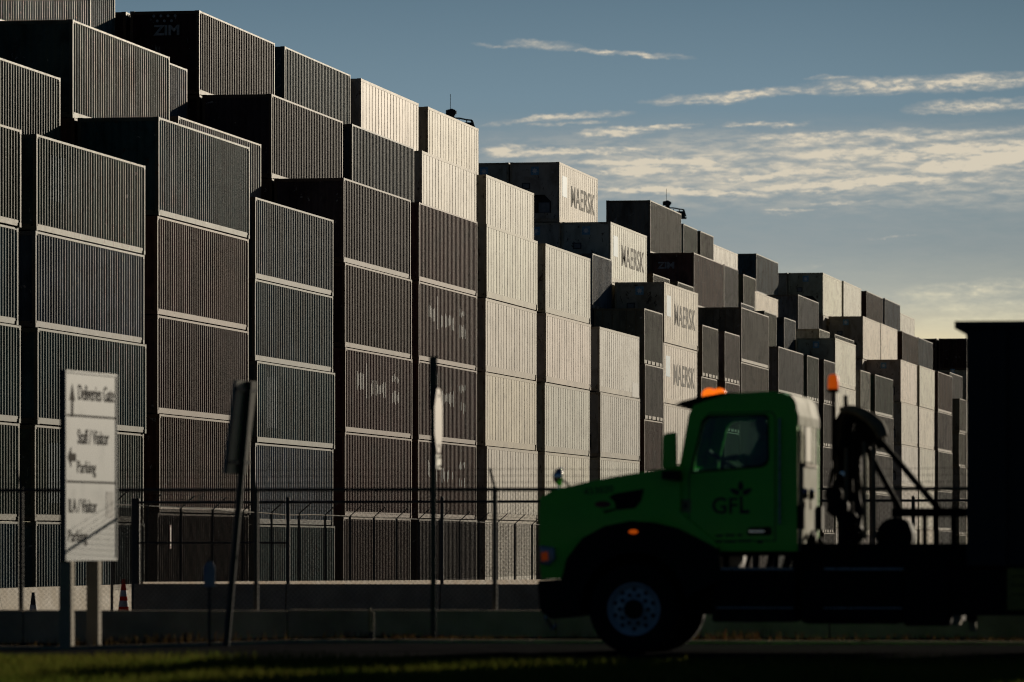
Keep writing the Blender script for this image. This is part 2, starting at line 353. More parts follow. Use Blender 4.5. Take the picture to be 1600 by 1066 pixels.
def put_mesh(name, me, mat, parent, loc=(0, 0, 0), rot=(0, 0, 0)):
    me.materials.clear(); me.materials.append(M[mat])
    o = bpy.data.objects.new(name, me); COL.objects.link(o); o.parent = parent; o.location = loc; o.rotation_euler = rot; return o

# frame of reference: d runs along the container rows, n across them (away from the camera)
RZ_D = R(90) - TH                                     # rotation that turns local x into d
def at_px(x, D): return (x - 800) * D / FPX
def qn(q, n):   # q metres along d, n metres along the road to the right (+)
    return (q * ST + n * CT, q * CT - n * ST)

# ------------------------------------------------------------------ setting: ground, road
YARD = -0.72
def gz(q, n):
    X, D = qn(q, n)
    if q > 68.7: return YARD
    if q > 55.0:
        dip = -0.10 * min(1, max(0, (-X - 2.5) / 3.0))
        return dip + (0.03 if q > 65.6 else 0.0)
    return 0.02 + 0.04 * math.sin(n * 0.35 + 1) * math.sin(q * 0.5) * (1 if q > 30 else 0) * max(0, min(1, (54.5 - q) / 3))
def sheet(name, qs, ns, mat, lift=0.0):
    vs = []; fs = []
    for q in qs:
        for n in ns:
            X, D = qn(q, n); vs.append((X, D, gz(q, n) + lift))
    m = len(ns)
    for i in range(len(qs) - 1):
        for j in range(m - 1): fs.append((i * m + j, i * m + j + 1, (i + 1) * m + j + 1, (i + 1) * m + j))
    b = MB(); b.add(vs, fs, mat); return b.build(name)
NS = [-3500, -900, -200, -60] + [x * 1.0 for x in range(-36, 27)] + [60, 200, 900, 3500]
g = sheet('ground', [-3000, -500, -60, 0, 20, 30] + list(np.arange(31, 55, 1.0)) + [55.0, 55.02, 58, 62, 65.59, 65.61, 67, 68.69, 68.71, 80, 110, 150, 220, 400, 900, 6000], NS, 'verge_soil')
tag(g, kind='structure')
g = sheet('road', [55.05, 58, 62, 65.45], NS, 'asphalt', 0.006); tag(g, kind='structure')
g = sheet('yard_pavement', [68.75, 110, 150, 220, 400, 900], NS, 'yard_gravel', 0.005); tag(g, kind='structure')
b = MB()
for k in range(-30, 30):
    X, D = qn(65.46, k); X2, D2 = qn(65.46, k + 0.99); X3, D3 = qn(65.62, k + 0.99); X4, D4 = qn(65.62, k)
    za, zb = gz(66, k) + 0.02, gz(66, k + 0.99) + 0.02
    b.add([(X, D, za - .2), (X2, D2, zb - .2), (X3, D3, zb - .2), (X4, D4, za - .2), (X, D, za), (X2, D2, zb), (X3, D3, zb), (X4, D4, za)],
          [(0, 3, 2, 1), (4, 5, 6, 7), (0, 1, 5, 4), (1, 2, 6, 5), (2, 3, 7, 6), (3, 0, 4, 7)], 'concrete_old')
tag(b.build('kerb'), kind='structure')

def blades(name, q0, q1, n0, n1, count, h0, h1, mat, lift=0.0, wid=0.006, clump=None):
    q = rng.uniform(q0, q1, count); n = rng.uniform(n0, n1, count)
    if clump:
        keep = (np.sin(q * 2.1 + np.sin(n * 1.3) * 2) + np.sin(n * 1.7 + q) + rng.normal(0, 0.8, count)) > clump; q = q[keep]; n = n[keep]; count = len(q)
    X = q * ST + n * CT; D = q * CT - n * ST
    Z = np.array([gz(a, b_) for a, b_ in zip(q, n)]) + lift
    h = rng.uniform(h0, h1, count) * (0.75 + 0.35 * np.sin(n * 0.9) * np.sin(q * 0.8 + 1)); ang = rng.uniform(0, 2 * np.pi, count); lean = rng.uniform(0.1, 0.75, count) * h; la = rng.uniform(0, 2 * np.pi, count)
    wx, wy = np.cos(ang) * wid, np.sin(ang) * wid; lx, ly = np.cos(la) * lean, np.sin(la) * lean
    P = np.stack([np.stack([X - wx, D - wy, Z - 0.01], 1), np.stack([X + wx, D + wy, Z - 0.01], 1),
                  np.stack([X + wx * .7 + lx * .35, D + wy * .7 + ly * .35, Z + h * .6], 1), np.stack([X - wx * .7 + lx * .35, D - wy * .7 + ly * .35, Z + h * .6], 1),
                  np.stack([X + lx, D + ly, Z + h], 1)], 1).reshape(-1, 3)
    base = (np.arange(count) * 5)[:, None]
    me = bpy.data.meshes.new(name); me.vertices.add(len(P)); me.vertices.foreach_set('co', P.astype(np.float32).ravel())
    loops = np.concatenate([base + np.array([[0, 1, 2, 3]]), base + np.array([[3, 2, 4]])], 1).ravel()
    starts = (np.arange(count)[:, None] * 7 + np.array([[0, 4]])).ravel()
    me.loops.add(len(loops)); me.loops.foreach_set('vertex_index', loops.astype(np.int32))
    me.polygons.add(2 * count); me.polygons.foreach_set('loop_start', starts.astype(np.int32))
    me.update(calc_edges=True); me.validate(); me.materials.append(M[mat])
    o = bpy.data.objects.new(name, me); COL.objects.link(o); return o
tag(blades('grass', 38, 54.9, -22, 5, 150000, 0.05, 0.14, 'grass_green'), 'short sunlit green grass on the verge along the bottom of the photo', 'grass', kind='stuff')
tag(blades('dry_weeds', 66.0, 68.55, -26, 8, 11000, 0.04, 0.16, 'weed_dry', clump=0.4), 'reddish dry weeds along the foot of the low dark wall', 'weeds', kind='stuff')

# ------------------------------------------------------------------ shipping containers
CW = 2.438
def corr(mb, x0, x1, z0, z1, y_out, y_in, pitch, mat, axis='x', fixed=None, flat=0.21, slope=0.27):
    """vertical corrugation between x0 and x1; outer flats at y_out"""
    n = max(1, round((x1 - x0) / pitch)); p = (x1 - x0) / n; prof = [(x0, y_out)]
    for i in range(n):
        a = x0 + i * p; f = flat / 2
        prof += [(a + f * p, y_out), (a + (f + slope) * p, y_in), (a + (1 - f - slope) * p, y_in), (a + (1 - f) * p, y_out)]
    prof.append((x1, y_out)); vs = []; fs = []
    for (a, c) in prof:
        for z in (z0, z1): vs.append((a, c, z) if axis == 'x' else (c, a, z))
    for i in range(len(prof) - 1): fs.append((2 * i, 2 * i + 2, 2 * i + 3, 2 * i + 1))
    mb.add(vs, fs, mat)
def container_frame(L, H, kind):
    b = MB(); fm = 'frame_paint'; W_ = CW; br = 0.16 if kind == 'dry' else 0.24; tr = 0.06 if kind == 'dry' else 0.11
    for x in (0.0, L - 0.10):
        for y in (0.0, W_ - 0.10):
            xo = 0.004 if x == 0 else L - 0.104; yo = 0.004 if y == 0 else W_ - 0.104
            b.box((xo, yo, 0.118), (xo + 0.10, yo + 0.10, H - 0.118), fm)
            cx = 0.0 if x == 0 else L - 0.178; cy = 0.0 if y == 0 else W_ - 0.162
            for z in (0.0, H - 0.118): b.box((cx, cy, z), (cx + 0.178, cy + 0.162, z + 0.118), fm)
    for y in (0.0, W_ - 0.06):
        yo = 0.003 if y == 0 else W_ - 0.063
        b.box((0.178, yo, H - tr - 0.006), (L - 0.178, yo + 0.06, H - 0.006), fm)
        yb = 0.012 if y == 0 else W_ - 0.072
        if L > 8: b.box((0.178, yb, 0.02), (L - 0.40, yb + 0.06, 0.02 + br), fm); b.box((L - 0.40, yb + 0.02, 0.04), (L - 0.178, yb + 0.05, 0.02 + br), fm)
        else:
            segs = [(0.178, 0.9), (1.26, 2.1), (2.5, L - 2.5), (L - 2.1, L - 1.26), (L - 0.9, L - 0.178)]
            for a, c in segs: b.box((a, yb, 0.02), (c, yb + 0.06, 0.02 + br), fm)
            b.box((0.178, yb + 0.03, 0.125), (L - 0.178, yb + 0.05, 0.17), fm)
    for x in (0.01, L - 0.07):
        b.box((x, 0.162, H - 0.12), (x + 0.06, W_ - 0.162, H - 0.01), fm); b.box((x, 0.162, 0.02), (x + 0.06, W_ - 0.162, 0.17), fm)
    b.box((0.07, 0.08, 0.15), (L - 0.07, W_ - 0.08, 0.17), fm)
    return b.mesh('frame')
def make_type(L, H, kind, end):
    """returns part list: (name, mesh, uses_colour)"""
    parts = [('frame', container_frame(L, H, kind))]
    for near in (True, False):
        b = MB()
        if kind == 'dry':
            yo, yi = (0.012, 0.048) if near else (CW - 0.012, CW - 0.048)
            corr(b, 0.104, L - 0.104, 0.17, H - 0.06, yo, yi, 0.278, 'dry_paint')
        else:
            yo, yi = (0.010, 0.040) if near else (CW - 0.010, CW - 0.040)
            corr(b, 0.104, L - 0.104, 0.25, H - 0.10, yo, yi, 0.62, 'reefer_paint', flat=0.84, slope=0.07)
        parts.append(('side_wall', b.mesh('side_wall')))
    pm = 'dry_paint' if kind == 'dry' else 'reefer_paint'
    b = MB(); b.box((0.06, 0.06, H - 0.035), (L - 0.06, CW - 0.06, H - 0.012), pm); parts.append(('roof', b.mesh('roof')))
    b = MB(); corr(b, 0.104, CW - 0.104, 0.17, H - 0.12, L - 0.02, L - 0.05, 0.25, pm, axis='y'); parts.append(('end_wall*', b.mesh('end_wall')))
    if kind == 'dry' and end == 'doors':
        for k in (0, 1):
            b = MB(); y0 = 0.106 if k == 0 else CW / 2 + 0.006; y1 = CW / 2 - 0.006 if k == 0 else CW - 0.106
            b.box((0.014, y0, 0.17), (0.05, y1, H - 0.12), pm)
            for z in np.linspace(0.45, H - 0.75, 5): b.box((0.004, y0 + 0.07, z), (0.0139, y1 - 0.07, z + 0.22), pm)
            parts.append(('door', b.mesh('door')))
        for y in (0.42, 0.88, 1.55, 2.01):
            b = MB(); b.rod((-0.02, y, 0.08), (-0.02, y, H - 0.06), 0.017, 'frame_paint', 6)
            for z in (0.5, 1.3, 2.1): b.box((-0.03, y - 0.05, z), (0.003, y + 0.05, z + 0.05), 'frame_paint')
            parts.append(('lock_rod', b.mesh('lock_rod')))
    elif kind == 'dry':
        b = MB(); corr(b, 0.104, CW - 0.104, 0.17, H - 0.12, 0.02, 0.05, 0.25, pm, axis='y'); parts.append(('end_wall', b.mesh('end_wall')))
    else:
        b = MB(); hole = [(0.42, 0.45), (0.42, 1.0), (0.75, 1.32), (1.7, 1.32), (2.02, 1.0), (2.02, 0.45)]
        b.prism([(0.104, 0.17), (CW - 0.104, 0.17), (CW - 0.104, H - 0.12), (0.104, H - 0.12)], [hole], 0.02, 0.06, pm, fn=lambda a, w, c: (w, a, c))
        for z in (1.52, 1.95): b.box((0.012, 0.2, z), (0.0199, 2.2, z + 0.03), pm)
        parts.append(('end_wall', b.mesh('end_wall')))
        b = MB(); b.box((0.30, 0.3, 0.30), (0.34, 2.1, 1.45), 'machinery_dark'); b.box((0.10, 0.5, 0.47), (0.29, 1.05, 0.95), 'machinery_grey')
        b.rod((0.12, 1.4, 0.72), (0.12, 1.95, 0.72), 0.16, 'machinery_grey', 12); b.box((0.09, 1.1, 0.5), (0.28, 1.32, 1.2), 'machinery_dark')
        parts.append(('machinery', b.mesh('machinery')))
        b = MB(); b.box((0.006, 1.45, 1.60), (0.0199, 1.85, 1.90), 'machinery_dark'); b.box((0.002, 1.5, 1.64), (0.0055, 1.8, 1.86), 'machinery_grey')
        parts.append(('control_panel', b.mesh('control_panel')))
    return parts
TYPES = {}
def get_type(L, H, kind, end):
    k = (L, H, kind, end)
    if k not in TYPES:
        root = empty('shipping_container')
        for nm, me in make_type(L, H, kind, end):
            o = bpy.data.objects.new(nm.strip('*'), me); COL.objects.link(o); o.parent = root
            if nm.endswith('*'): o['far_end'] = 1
        TYPES[k] = root
    return TYPES[k]
TXT = {}
def txt(key, *a, **k):
    if key not in TXT: TXT[key] = text_mesh(*a, **k)
    return TXT[key]
def star_mesh(r):
    b = MB(); pts = []
    for i in range(14):
        a = math.pi * i / 7 + math.pi / 2; rr = r if i % 2 == 0 else r * 0.5; pts.append((math.cos(a) * rr, math.sin(a) * rr))
    b.prism(pts, [], 0, -0.004, 'emblem_white'); return b.mesh('star')

PAL = {  # name: (colour, word)
    't': ((0.064, 0.148, 0.165), 'dark teal'), 'g': ((0.085, 0.130, 0.095), 'dark green-grey'), 'b': ((0.150, 0.076, 0.056), 'dark brown'),
    'm': ((0.150, 0.062, 0.058), 'dark maroon'), 'k': ((0.095, 0.074, 0.076), 'near-black'), 'c': ((0.78, 0.735, 0.61), 'cream'),
    'w': ((0.82, 0.785, 0.69), 'off-white'), 'y': ((0.26, 0.255, 0.24), 'grey'), 'u': ((0.105, 0.155, 0.205), 'blue-grey'),
    'o': ((0.19, 0.185, 0.135), 'olive'), 'e': ((0.24, 0.215, 0.19), 'taupe'), 'p': ((0.185, 0.102, 0.092), 'reddish brown'),
    'z': ((0.055, 0.030, 0.028), 'black-brown'),
}
SIZ = {'h': 2.896, 's': 2.591}
# row, D of the near end, length, heights bottom to top, colours bottom to top, words that find the stack
STACKS = [
 (0, 127.6, 40, 'sssss', 'tgttg', 'front stack at the left edge'),
 (0, 141.3, 40, 'sssss', 'tgtug', 'front stack behind the white sign'),
 (0, 154.9, 40, 'hhhhh', 'bbppt', 'front stack right of the white sign'),
 (0, 167.9, 40, 'sssss', 'tuttu', 'front stack beside the leaning signboard'),
 (0, 181.6, 40, 'hhhhh', 'bmmbk', 'last dark front stack but one'),
 (0, 195.1, 40, 'hhhhh', 'kmmpp', 'front stack behind the octagonal sign'),
 (0, 209.0, 40, 'hhhhh', 'ccccc', 'leftmost pale front stack'),
 (0, 223.2, 40, 'hhhhh', 'ccccc', 'second pale front stack'),
 (0, 238.0, 40, 'hhhh', 'cccc', 'third pale front stack'),
 (0, 251.5, 20, 'sssss', 'bbbeo', 'narrow front stack before the lettered white one'),
 (0, 257.8, 40, 'hhhhh', 'wwwww', 'front stack lettered over the cab'),
 (0, 271.5, 20, 'sssss', 'ooooo', 'narrow olive front stack above the cab'),
 (0, 280.5, 20, 'sssss', 'eeepe', 'narrow taupe front stack above the cab'),
 (0, 287.0, 40, 'hhhhh', 'eeeey', 'wide grey front stack above the cab roof'),
 (0, 303.4, 40, 'sssss', 'yyyyy', 'front stack over the cab rear corner'),
 (0, 318.2, 20, 'sssss', 'oooog', 'narrow front stack left of the beacon'),
 (0, 326.4, 20, 'sssss', 'kkkkk', 'narrow front stack behind the beacon'),
 (0, 333.0, 40, 'hhhhh', 'wwwww', 'white front stack right of the beacon'),
 (0, 347.6, 20, 'sssss', 'wwwww', 'narrow white front stack over the exhaust'),
 (0, 357.2, 40, 'sssss', 'yyyyg', 'grey front stack above the hoist struts'),
 (0, 375.0, 40, 'hhhhh', 'ccccc', 'left of the two joined pale far stacks'),
 (0, 388.6, 40, 'hhhhh', 'ccccc', 'right of the two joined pale far stacks'),
 (0, 403.6, 40, 'hhhhh', 'yyeeb', 'brown far stack left of the black bin'),
 (0, 422.0, 20, 'sssss', 'ooooo', 'sliver of stack touching the black bin'),
 (1, 141.3, 40, 'ssssss', 'tttttg', 'second row, upper left corner'),
 (1, 154.9, 40, 'hhhhhh', 'bbbbbg', 'second row, right of the upper left one'),
 (1, 167.9, 40, 'ssssss', 'ttttty', 'second row, peeping over the third front stack'),
 (1, 181.6, 40, 'hhhhhh', 'bbbbbk', 'second row, below the lettered dark end'),
 (1, 195.1, 40, 'hhhhhh', 'bbbbbu', 'second row, last dark one before the cream'),
 (1, 209.0, 40, 'hhhhhh', 'cccccc', 'second row, leftmost cream stack'),
 (1, 223.2, 40, 'hhhhhh', 'cccccc', 'second row, second cream stack'),
 (1, 251.7, 20, 'ssssss', 'uuuuuu', 'second row, narrow stack beside the lettered end'),
 (1, 257.8, 40, 'hhhhhh', 'wwwwww', 'second row, lettered white stack'),
 (1, 271.6, 20, 'ssssss', 'oooooo', 'second row, left short one before the dark end'),
 (1, 280.5, 20, 'ssssss', 'oooooo', 'second row, right short one before the dark end'),
 (1, 286.8, 40, 'hhhhhh', 'eeeeep', 'second row, dark end with three pale letters'),
 (1, 299.6, 20, 'hhhhhh', 'eeeeee', 'second row, joined to the lettered brown one'),
 (1, 306.5, 20, 'ssssss', 'yyyyyu', 'second row, low strip right of the brown ones'),
 (1, 318.0, 20, 'ssssss', 'oooooo', 'second row, olive strip over the grey ones'),
 (1, 327.6, 20, 'ssssss', 'uuuuuu', 'second row, blue-grey strip left of the shade'),
 (1, 346.6, 20, 'ssssss', 'wwwwww', 'second row, small pale patch above the beacon'),
 (1, 355.8, 40, 'ssssss', 'yyyyyy', 'second row, thin strip over the white stack'),
 (1, 373.2, 40, 'hhhhhh', 'cccccc', 'second row, left of the far joined pair'),
 (1, 386.2, 40, 'hhhhhh', 'cccccc', 'second row, right of the far joined pair'),
 (1, 401.8, 40, 'hhhhhh', 'bbbbbb', 'second row, brown one after the far pair'),
 (1, 414.6, 40, 'hhhhhh', 'yyyyyu', 'second row, last half-shaded far stack'),
 (1, 442.5, 40, 'ssssss', 'yyyyyy', 'second row, low one beside the black bin'),
 (1, 458.0, 40, 'sshhsss', 'ccccccz', 'dark far end beside the black bin'),
 (2, 154.9, 40, 'hhhhhhh', 'ttttttt', 'third row, cut by the top left corner'),
 (2, 167.9, 40, 'sssssss', 'ttttttu', 'third row, small piece left of the lettered end'),
 (2, 181.6, 40, 'hhhhhhh', 'zzzzzzz', 'third row, dark end lettered under dots'),
 (2, 195.3, 40, 'hhhhhhh', 'bbbbbbt', 'third row, last dark one on the skyline'),
 (2, 209.4, 40, 'hhhhhhh', 'ccccccc', 'third row, left cream one on the skyline'),
 (2, 223.6, 40, 'hhhhhhh', 'ccccccc', 'third row, cream one below the first mast'),
 (2, 257.8, 40, 'hhhhhhh', 'wwwwwww', 'third row, lettered white one on the skyline'),
 (2, 288.2, 40, 'hhhhhhh', 'eeeeeey', 'third row, big grey one below the second mast'),
 (2, 318.8, 20, 'sssssss', 'eeeeeee', 'third row, narrow brown one'),
 (2, 327.4, 20, 'sssssss', 'ooooooo', 'third row, narrow olive one'),
 (2, 333.0, 40, 'hhhhhh', 'cccccc', 'third row, low cream one right of the olive'),
 (2, 356.2, 40, 'sssssss', 'uuuuuuy', 'third row, half-shaded one above the white patch'),
 (2, 371.4, 40, 'hhhhhhh', 'ccccccc', 'third row, left of the far skyline pair'),
 (2, 384.2, 40, 'hhhhhhh', 'ccccccw', 'third row, right of the far skyline pair'),
 (2, 400.6, 40, 'hhhhhhh', 'bbbbbbb', 'third row, brown one after the skyline pair'),
 (2, 413.6, 40, 'hhhhhhh', 'uuuuuuu', 'third row, narrow dark one on the far skyline'),
 (2, 426.4, 40, 'sshhhhh', 'ccccccc', 'third row, last pale one on the skyline'),
 (2, 458.0, 40, 'sshhsss', 'ccccccz', 'dark far end right of the last skyline one'),
 (3, 167.9, 40, 'ssssssss', 'tttttttt', 'fourth row, cut by the top of the photo'),
 (3, 181.6, 40, 'hhhhhhh', 'zzzzzzz', 'fourth row, dark end left of the dots'),
 (3, 257.8, 40, 'hhhhhhh', 'ccccccc', 'fourth row, end left of the lettered skyline one'),
 (3, 319.0, 20, 'ssssssss', 'yyyyyyyg', 'fourth row, left narrow one on the skyline'),
 (3, 326.8, 20, 'ssssssss', 'ooooooooo', 'fourth row, right narrow one on the skyline'),
 (3, 332.8, 40, 'hhhhhhh', 'ccccccw', 'fourth row, cream one right of the narrow two'),
 (3, 354.2, 40, 'ssssssss', 'uuuuuuuu', 'fourth row, dark blue end and grey side'),
 (3, 371.4, 40, 'hhhhhhh', 'ccccccc', 'fourth row, shaded end left of the skyline pair'),
]
KEEP = None
# tiers of the rear stacks that can be seen (front row: all of them)
SEEN = {24: [5], 25: [4, 5], 26: [5], 27: [4, 5], 28: [5], 29: [5], 30: [5], 31: [4, 5], 32: [4, 5], 33: [5], 34: [5], 35: [4, 5], 36: [5], 37: [5], 38: [5], 39: [5], 40: [5], 41: [5], 42: [4, 5], 43: [5], 44: [5], 45: [5], 46: [5], 47: [0, 1, 2, 3, 4, 5, 6], 48: [5, 6], 49: [6], 50: [5, 6], 51: [6], 52: [6], 53: [6], 54: [5, 6], 55: [5, 6], 56: [6], 57: [6], 58: [5], 59: [6], 60: [5, 6], 61: [6], 62: [6], 63: [6], 64: [6], 65: [5, 6], 66: [7], 67: [6], 68: [6], 69: [7], 70: [7], 71: [6], 72: [7], 73: [6]}
KEEP = {(s_, k_) for s_ in range(24) for k_ in range(5)} | {(s_, k_) for s_, v_ in SEEN.items() for k_ in v_}
ORD = ['topmost', 'second from top', 'third from top', 'fourth from top', 'fifth from top', 'sixth from top', 'seventh from top', 'eighth from top']
LETTERED = {(10, 4), (10, 3), (32, 5), (54, 6)}
def zscale(D): return 0.992 + (D - 150) * 0.00018
crnd = random.Random(5)
for si, (row, D0, size, hs, cs, phrase) in enumerate(STACKS):
    off = 36.9 + row * 2.59; Ds = D0 + 0.43 * row
    L = 12.192 if size == 40 else 6.058
    X0 = Ds * math.tan(TH) - off
    z = YARD; sc = zscale(D0)
    for k, (h, c) in enumerate(zip(hs, cs)):
        H = SIZ[h]; (rgb, word) = PAL[c]; kind = 'reefer' if c in 'cw' and size == 40 else 'dry'
        zz = z; z += (H + 0.012) * sc
        jx, jy, jc = crnd.uniform(-.05, .05), crnd.uniform(-.045, .045), crnd.uniform(0.78, 1.12)
        tint = (crnd.uniform(.90, 1.10), 1.0, crnd.uniform(.88, 1.12)); ends = crnd.random()
        if KEEP is not None and (si, k) not in KEEP: continue
        end = 'doors' if (ends < 0.45 and kind == 'dry') else ('plain' if kind == 'dry' else 'cooler')
        root = copy_tree(get_type(L, H, kind, end))
        # local x along d, local y across
        root.rotation_euler = (0, 0, RZ_D)
        root.location = (X0 + jx * ST - jy * CT, Ds + jx * CT + jy * ST, zz); root.scale = (1, 1, sc)
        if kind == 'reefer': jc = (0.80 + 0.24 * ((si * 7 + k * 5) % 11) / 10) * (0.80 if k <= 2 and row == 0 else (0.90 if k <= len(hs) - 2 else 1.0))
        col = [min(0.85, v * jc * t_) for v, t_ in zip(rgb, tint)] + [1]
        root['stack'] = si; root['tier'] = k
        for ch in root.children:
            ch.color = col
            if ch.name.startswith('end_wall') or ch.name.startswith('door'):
                f_ = (0.62 if kind == 'reefer' else 0.8); ch.color = [v * f_ for v in col[:3]] + [1]  # near ends coloured darker to deepen the shade between stacks
            if ch.get('far_end'): ch.color = (0.06, 0.05, 0.045, 1)  # far ends darkened in colour to keep bounce light out of the gaps
        look = ('ribbed ' if kind == 'dry' else 'smooth ') + ('40-foot ' if size == 40 else '20-foot ')
        if size == 20: look = 'short '
        elif kind == 'dry': look = ''
        else: look = 'refrigerated '
        o_ = ORD[len(hs) - 1 - k]
        tag(root, f"{word} {look}container, {o_} in {phrase}" if not phrase.startswith(('second', 'third', 'fourth')) else f"{word} {look}container, {o_}, {phrase}",
            'shipping container', 'shipping containers stacked in the yard')
        if (si, k) in LETTERED:
            o = put_mesh('lettering', txt('M', 'MAERSK', 7.6, 1.05, bold=0.012), 'letter_grey', root, (3.6, 0.006, 0.95))
            em = MB(); em.box((0.9, 0.002, 1.3), (2.3, 0.0095, 2.3), 'emblem_blue'); em.build('emblem', root)
        if kind == 'reefer' and (si in (10, 32, 54, 68) or (size == 40 and D0 > 330)) and c in 'wc':
            em = MB(); em.box((0.012, 1.02, 2.28), (0.0195, 1.42, 2.68), 'emblem_blue'); eo = em.build('emblem', root)
            st = bpy.data.objects.get('star_proto')
            sm = TXT.setdefault('star', star_mesh(0.16)); so = bpy.data.objects.new('star', sm); COL.objects.link(so); so.parent = eo
            so.location = (0.011, 1.22, 2.48); so.rotation_euler = (0, 0, R(-90))
        if (si, k) in ((50, 6), (35, 5)):
            o = put_mesh('lettering', txt('Z', 'ZIM', 0.92, 0.36, bold=0.035), 'letter_pale', root, (0.006 if end == 'plain' else -0.001, 1.62 if si == 50 else 2.0, 2.05), (0, 0, R(-90)))
            if si == 50:
                em = MB()
                for r_, cnt in ((0, 4), (1, 3)):
                    for i in range(cnt):
                        em.rod((0.008, 1.60 - i * 0.25 - (0.12 if r_ else 0), 2.72 - r_ * 0.17), (0.004, 1.60 - i * 0.25 - (0.12 if r_ else 0), 2.72 - r_ * 0.17), 0.055, 'letter_pale', 7)
                em.build('emblem', root)
        if (si, k) in ((8, 3),):
            em = MB(); em.box((9.9, -0.001, 0.05), (12.0, 0.0085, 0.72), 'machinery_grey'); em.build('patch_plate', root)
        if (si, k) in ((5, 3), (5, 2), (5, 1), (4, 2)):
            # worn remains of old lettering: patchy pale marks on the ribs
            rr = random.Random(si * 10 + k)
            for (a, c_, z0, z1) in ((2.0, 3.4, 1.5, 2.2), (3.6, 3.9, 1.2, 2.6), (4.5, 7.2, 1.35, 1.95), (8.4, 9.6, 1.9, 2.3), (8.4, 9.6, 1.1, 1.7)):
                n_ = round((L - 0.208) / 0.278); p_ = (L - 0.208) / n_; em = MB()
                for i in range(n_):
                    xc = 0.104 + i * p_
                    if a <= xc <= c_ and rr.random() < 0.9:
                        za, zb = z0 + rr.uniform(0, .2), z1 - rr.uniform(0, .2)
                        em.box((xc - 0.034, 0.008, za), (xc + 0.034, 0.0115, zb), 'letter_pale')
                if em.v: em.build('worn_lettering', root)
        if (si, k) in ((1, 4), (1, 1), (3, 2)):
            em = MB(); rr = random.Random(si * 10 + k + 3); n_ = round((L - 0.208) / 0.278); p_ = (L - 0.208) / n_
            for i in range(n_):
                xc = 0.104 + i * p_
                if 1.4 <= xc <= 3.0: em.box((xc - 0.034, 0.008, 0.9 if k == 4 else 0.5), (xc + 0.034, 0.0115, 2.1 + rr.uniform(0, .05)), 'faded_blue')
            em.build('faded_logo', root)
for r_ in TYPES.values():          # the patterns themselves are not part of the yard
    for ch in list(r_.children): bpy.data.objects.remove(ch)
    bpy.data.objects.remove(r_)

# ------------------------------------------------------------------ masts behind the stacks
def mast(D, x, label):
    X = at_px(x, D); root = empty('equipment_mast', (X, D, YARD)); H = 25.76 - YARD
    b = MB(); b.rod((0, 0, 0), (0, 0, H - 0.3), 0.28, 'dark_steel', 12, 0.16); b.build('pole', root)
    b = MB(); b.box((-0.45, -0.4, H - 1.25), (1.35, 0.4, H - 1.15), 'dark_steel'); b.box((0.65, -0.25, H - 1.15), (1.25, 0.25, H - 0.72), 'dark_steel'); b.build('platform', root)
    b = MB()
    for xx in (0.0, 0.42, 0.84, 1.1): b.rod((xx, -0.38, H - 1.15), (xx, -0.38, H - 0.52 - xx * 0.12), 0.03, 'dark_steel', 6)
    b.tube([(0.0, -0.38, H - 0.5), (0.42, -0.38, H - 0.5), (0.8, -0.38, H - 0.58), (1.15, -0.38, H - 0.62), (1.3, -0.38, H - 1.1)], 0.045, 'dark_steel', 6); b.build('railing', root)
    b = MB(); b.prism([(-0.34, -0.3), (0.2, -0.3), (0.2, -0.02), (0.0, 0.06), (-0.34, -0.03)], [], -0.2, 0.2, 'dark_steel', fn=lambda a, w, c: (a, w, c + H)); b.build('equipment_box', root)
    b = MB(); b.rod((-0.08, 0, H + 0.02), (-0.08, 0, H + 0.9), 0.016, 'dark_steel', 5); b.build('antenna', root)
    b = MB(); b.box((0.2, -0.15, H - 0.22), (0.27, 0.15, H - 0.05), 'plate_white'); b.build('lamp', root)
    tag(root, label, 'mast', 'equipment masts behind the container stacks')
mast(300, 706, 'nearer equipment mast peeping over the cream container on the skyline')
mast(380, 1043, 'farther equipment mast peeping over the big grey skyline container')

# ------------------------------------------------------------------ fences and walls
def chain(b, P, s0, s1, z0, z1, mat, pitch=0.072, r=0.0017):
    """diamond mesh in a vertical plane; P(s, z) gives the point"""
    H = z1 - z0; n = int((s1 - s0 + H) / pitch) + 1
    for sgn in (1, -1):
        for i in range(n):
            a = s0 - H + i * pitch if sgn == 1 else s0 + i * pitch
            sa, za, sb, zb = (a, z0, a + H, z1) if sgn == 1 else (a, z0, a - H, z1)
            pts = []
            lo, hi = 0.0, 1.0; ds = sb - sa
            for lim, sg in ((s0, 1), (s1, -1)):
                t_ = (lim - sa) / ds
                if sg * ds > 0: lo = max(lo, t_)
                else: hi = min(hi, t_)
            if hi - lo < 0.02: continue
            p, q = P(sa + ds * lo, za + H * lo), P(sa + ds * hi, za + H * hi)
            b.rod(p, q, r, mat, 3)
def barbed(b, P, s0, s1, z, mat, step=0.12, sag=0.02, r=0.003):
    n = int((s1 - s0) / 1.5) + 1
    for i in range(n):
        a, c = s0 + (s1 - s0) * i / n, s0 + (s1 - s0) * (i + 1) / n
        b.rod(P(a, z - (sag if i % 2 else 0)), P(c, z - (0 if i % 2 else sag)), r, mat, 4)
    s = s0
    while s < s1:
        p = Vector(P(s, z - sag / 2)); b.rod(p + Vector((-.012, 0, .018)), p + Vector((.012, 0, -.018)), r * .8, mat, 3); s += step
FQ = 69.2
def PA(n, z): X, D = qn(FQ, n); return (X, D, z)
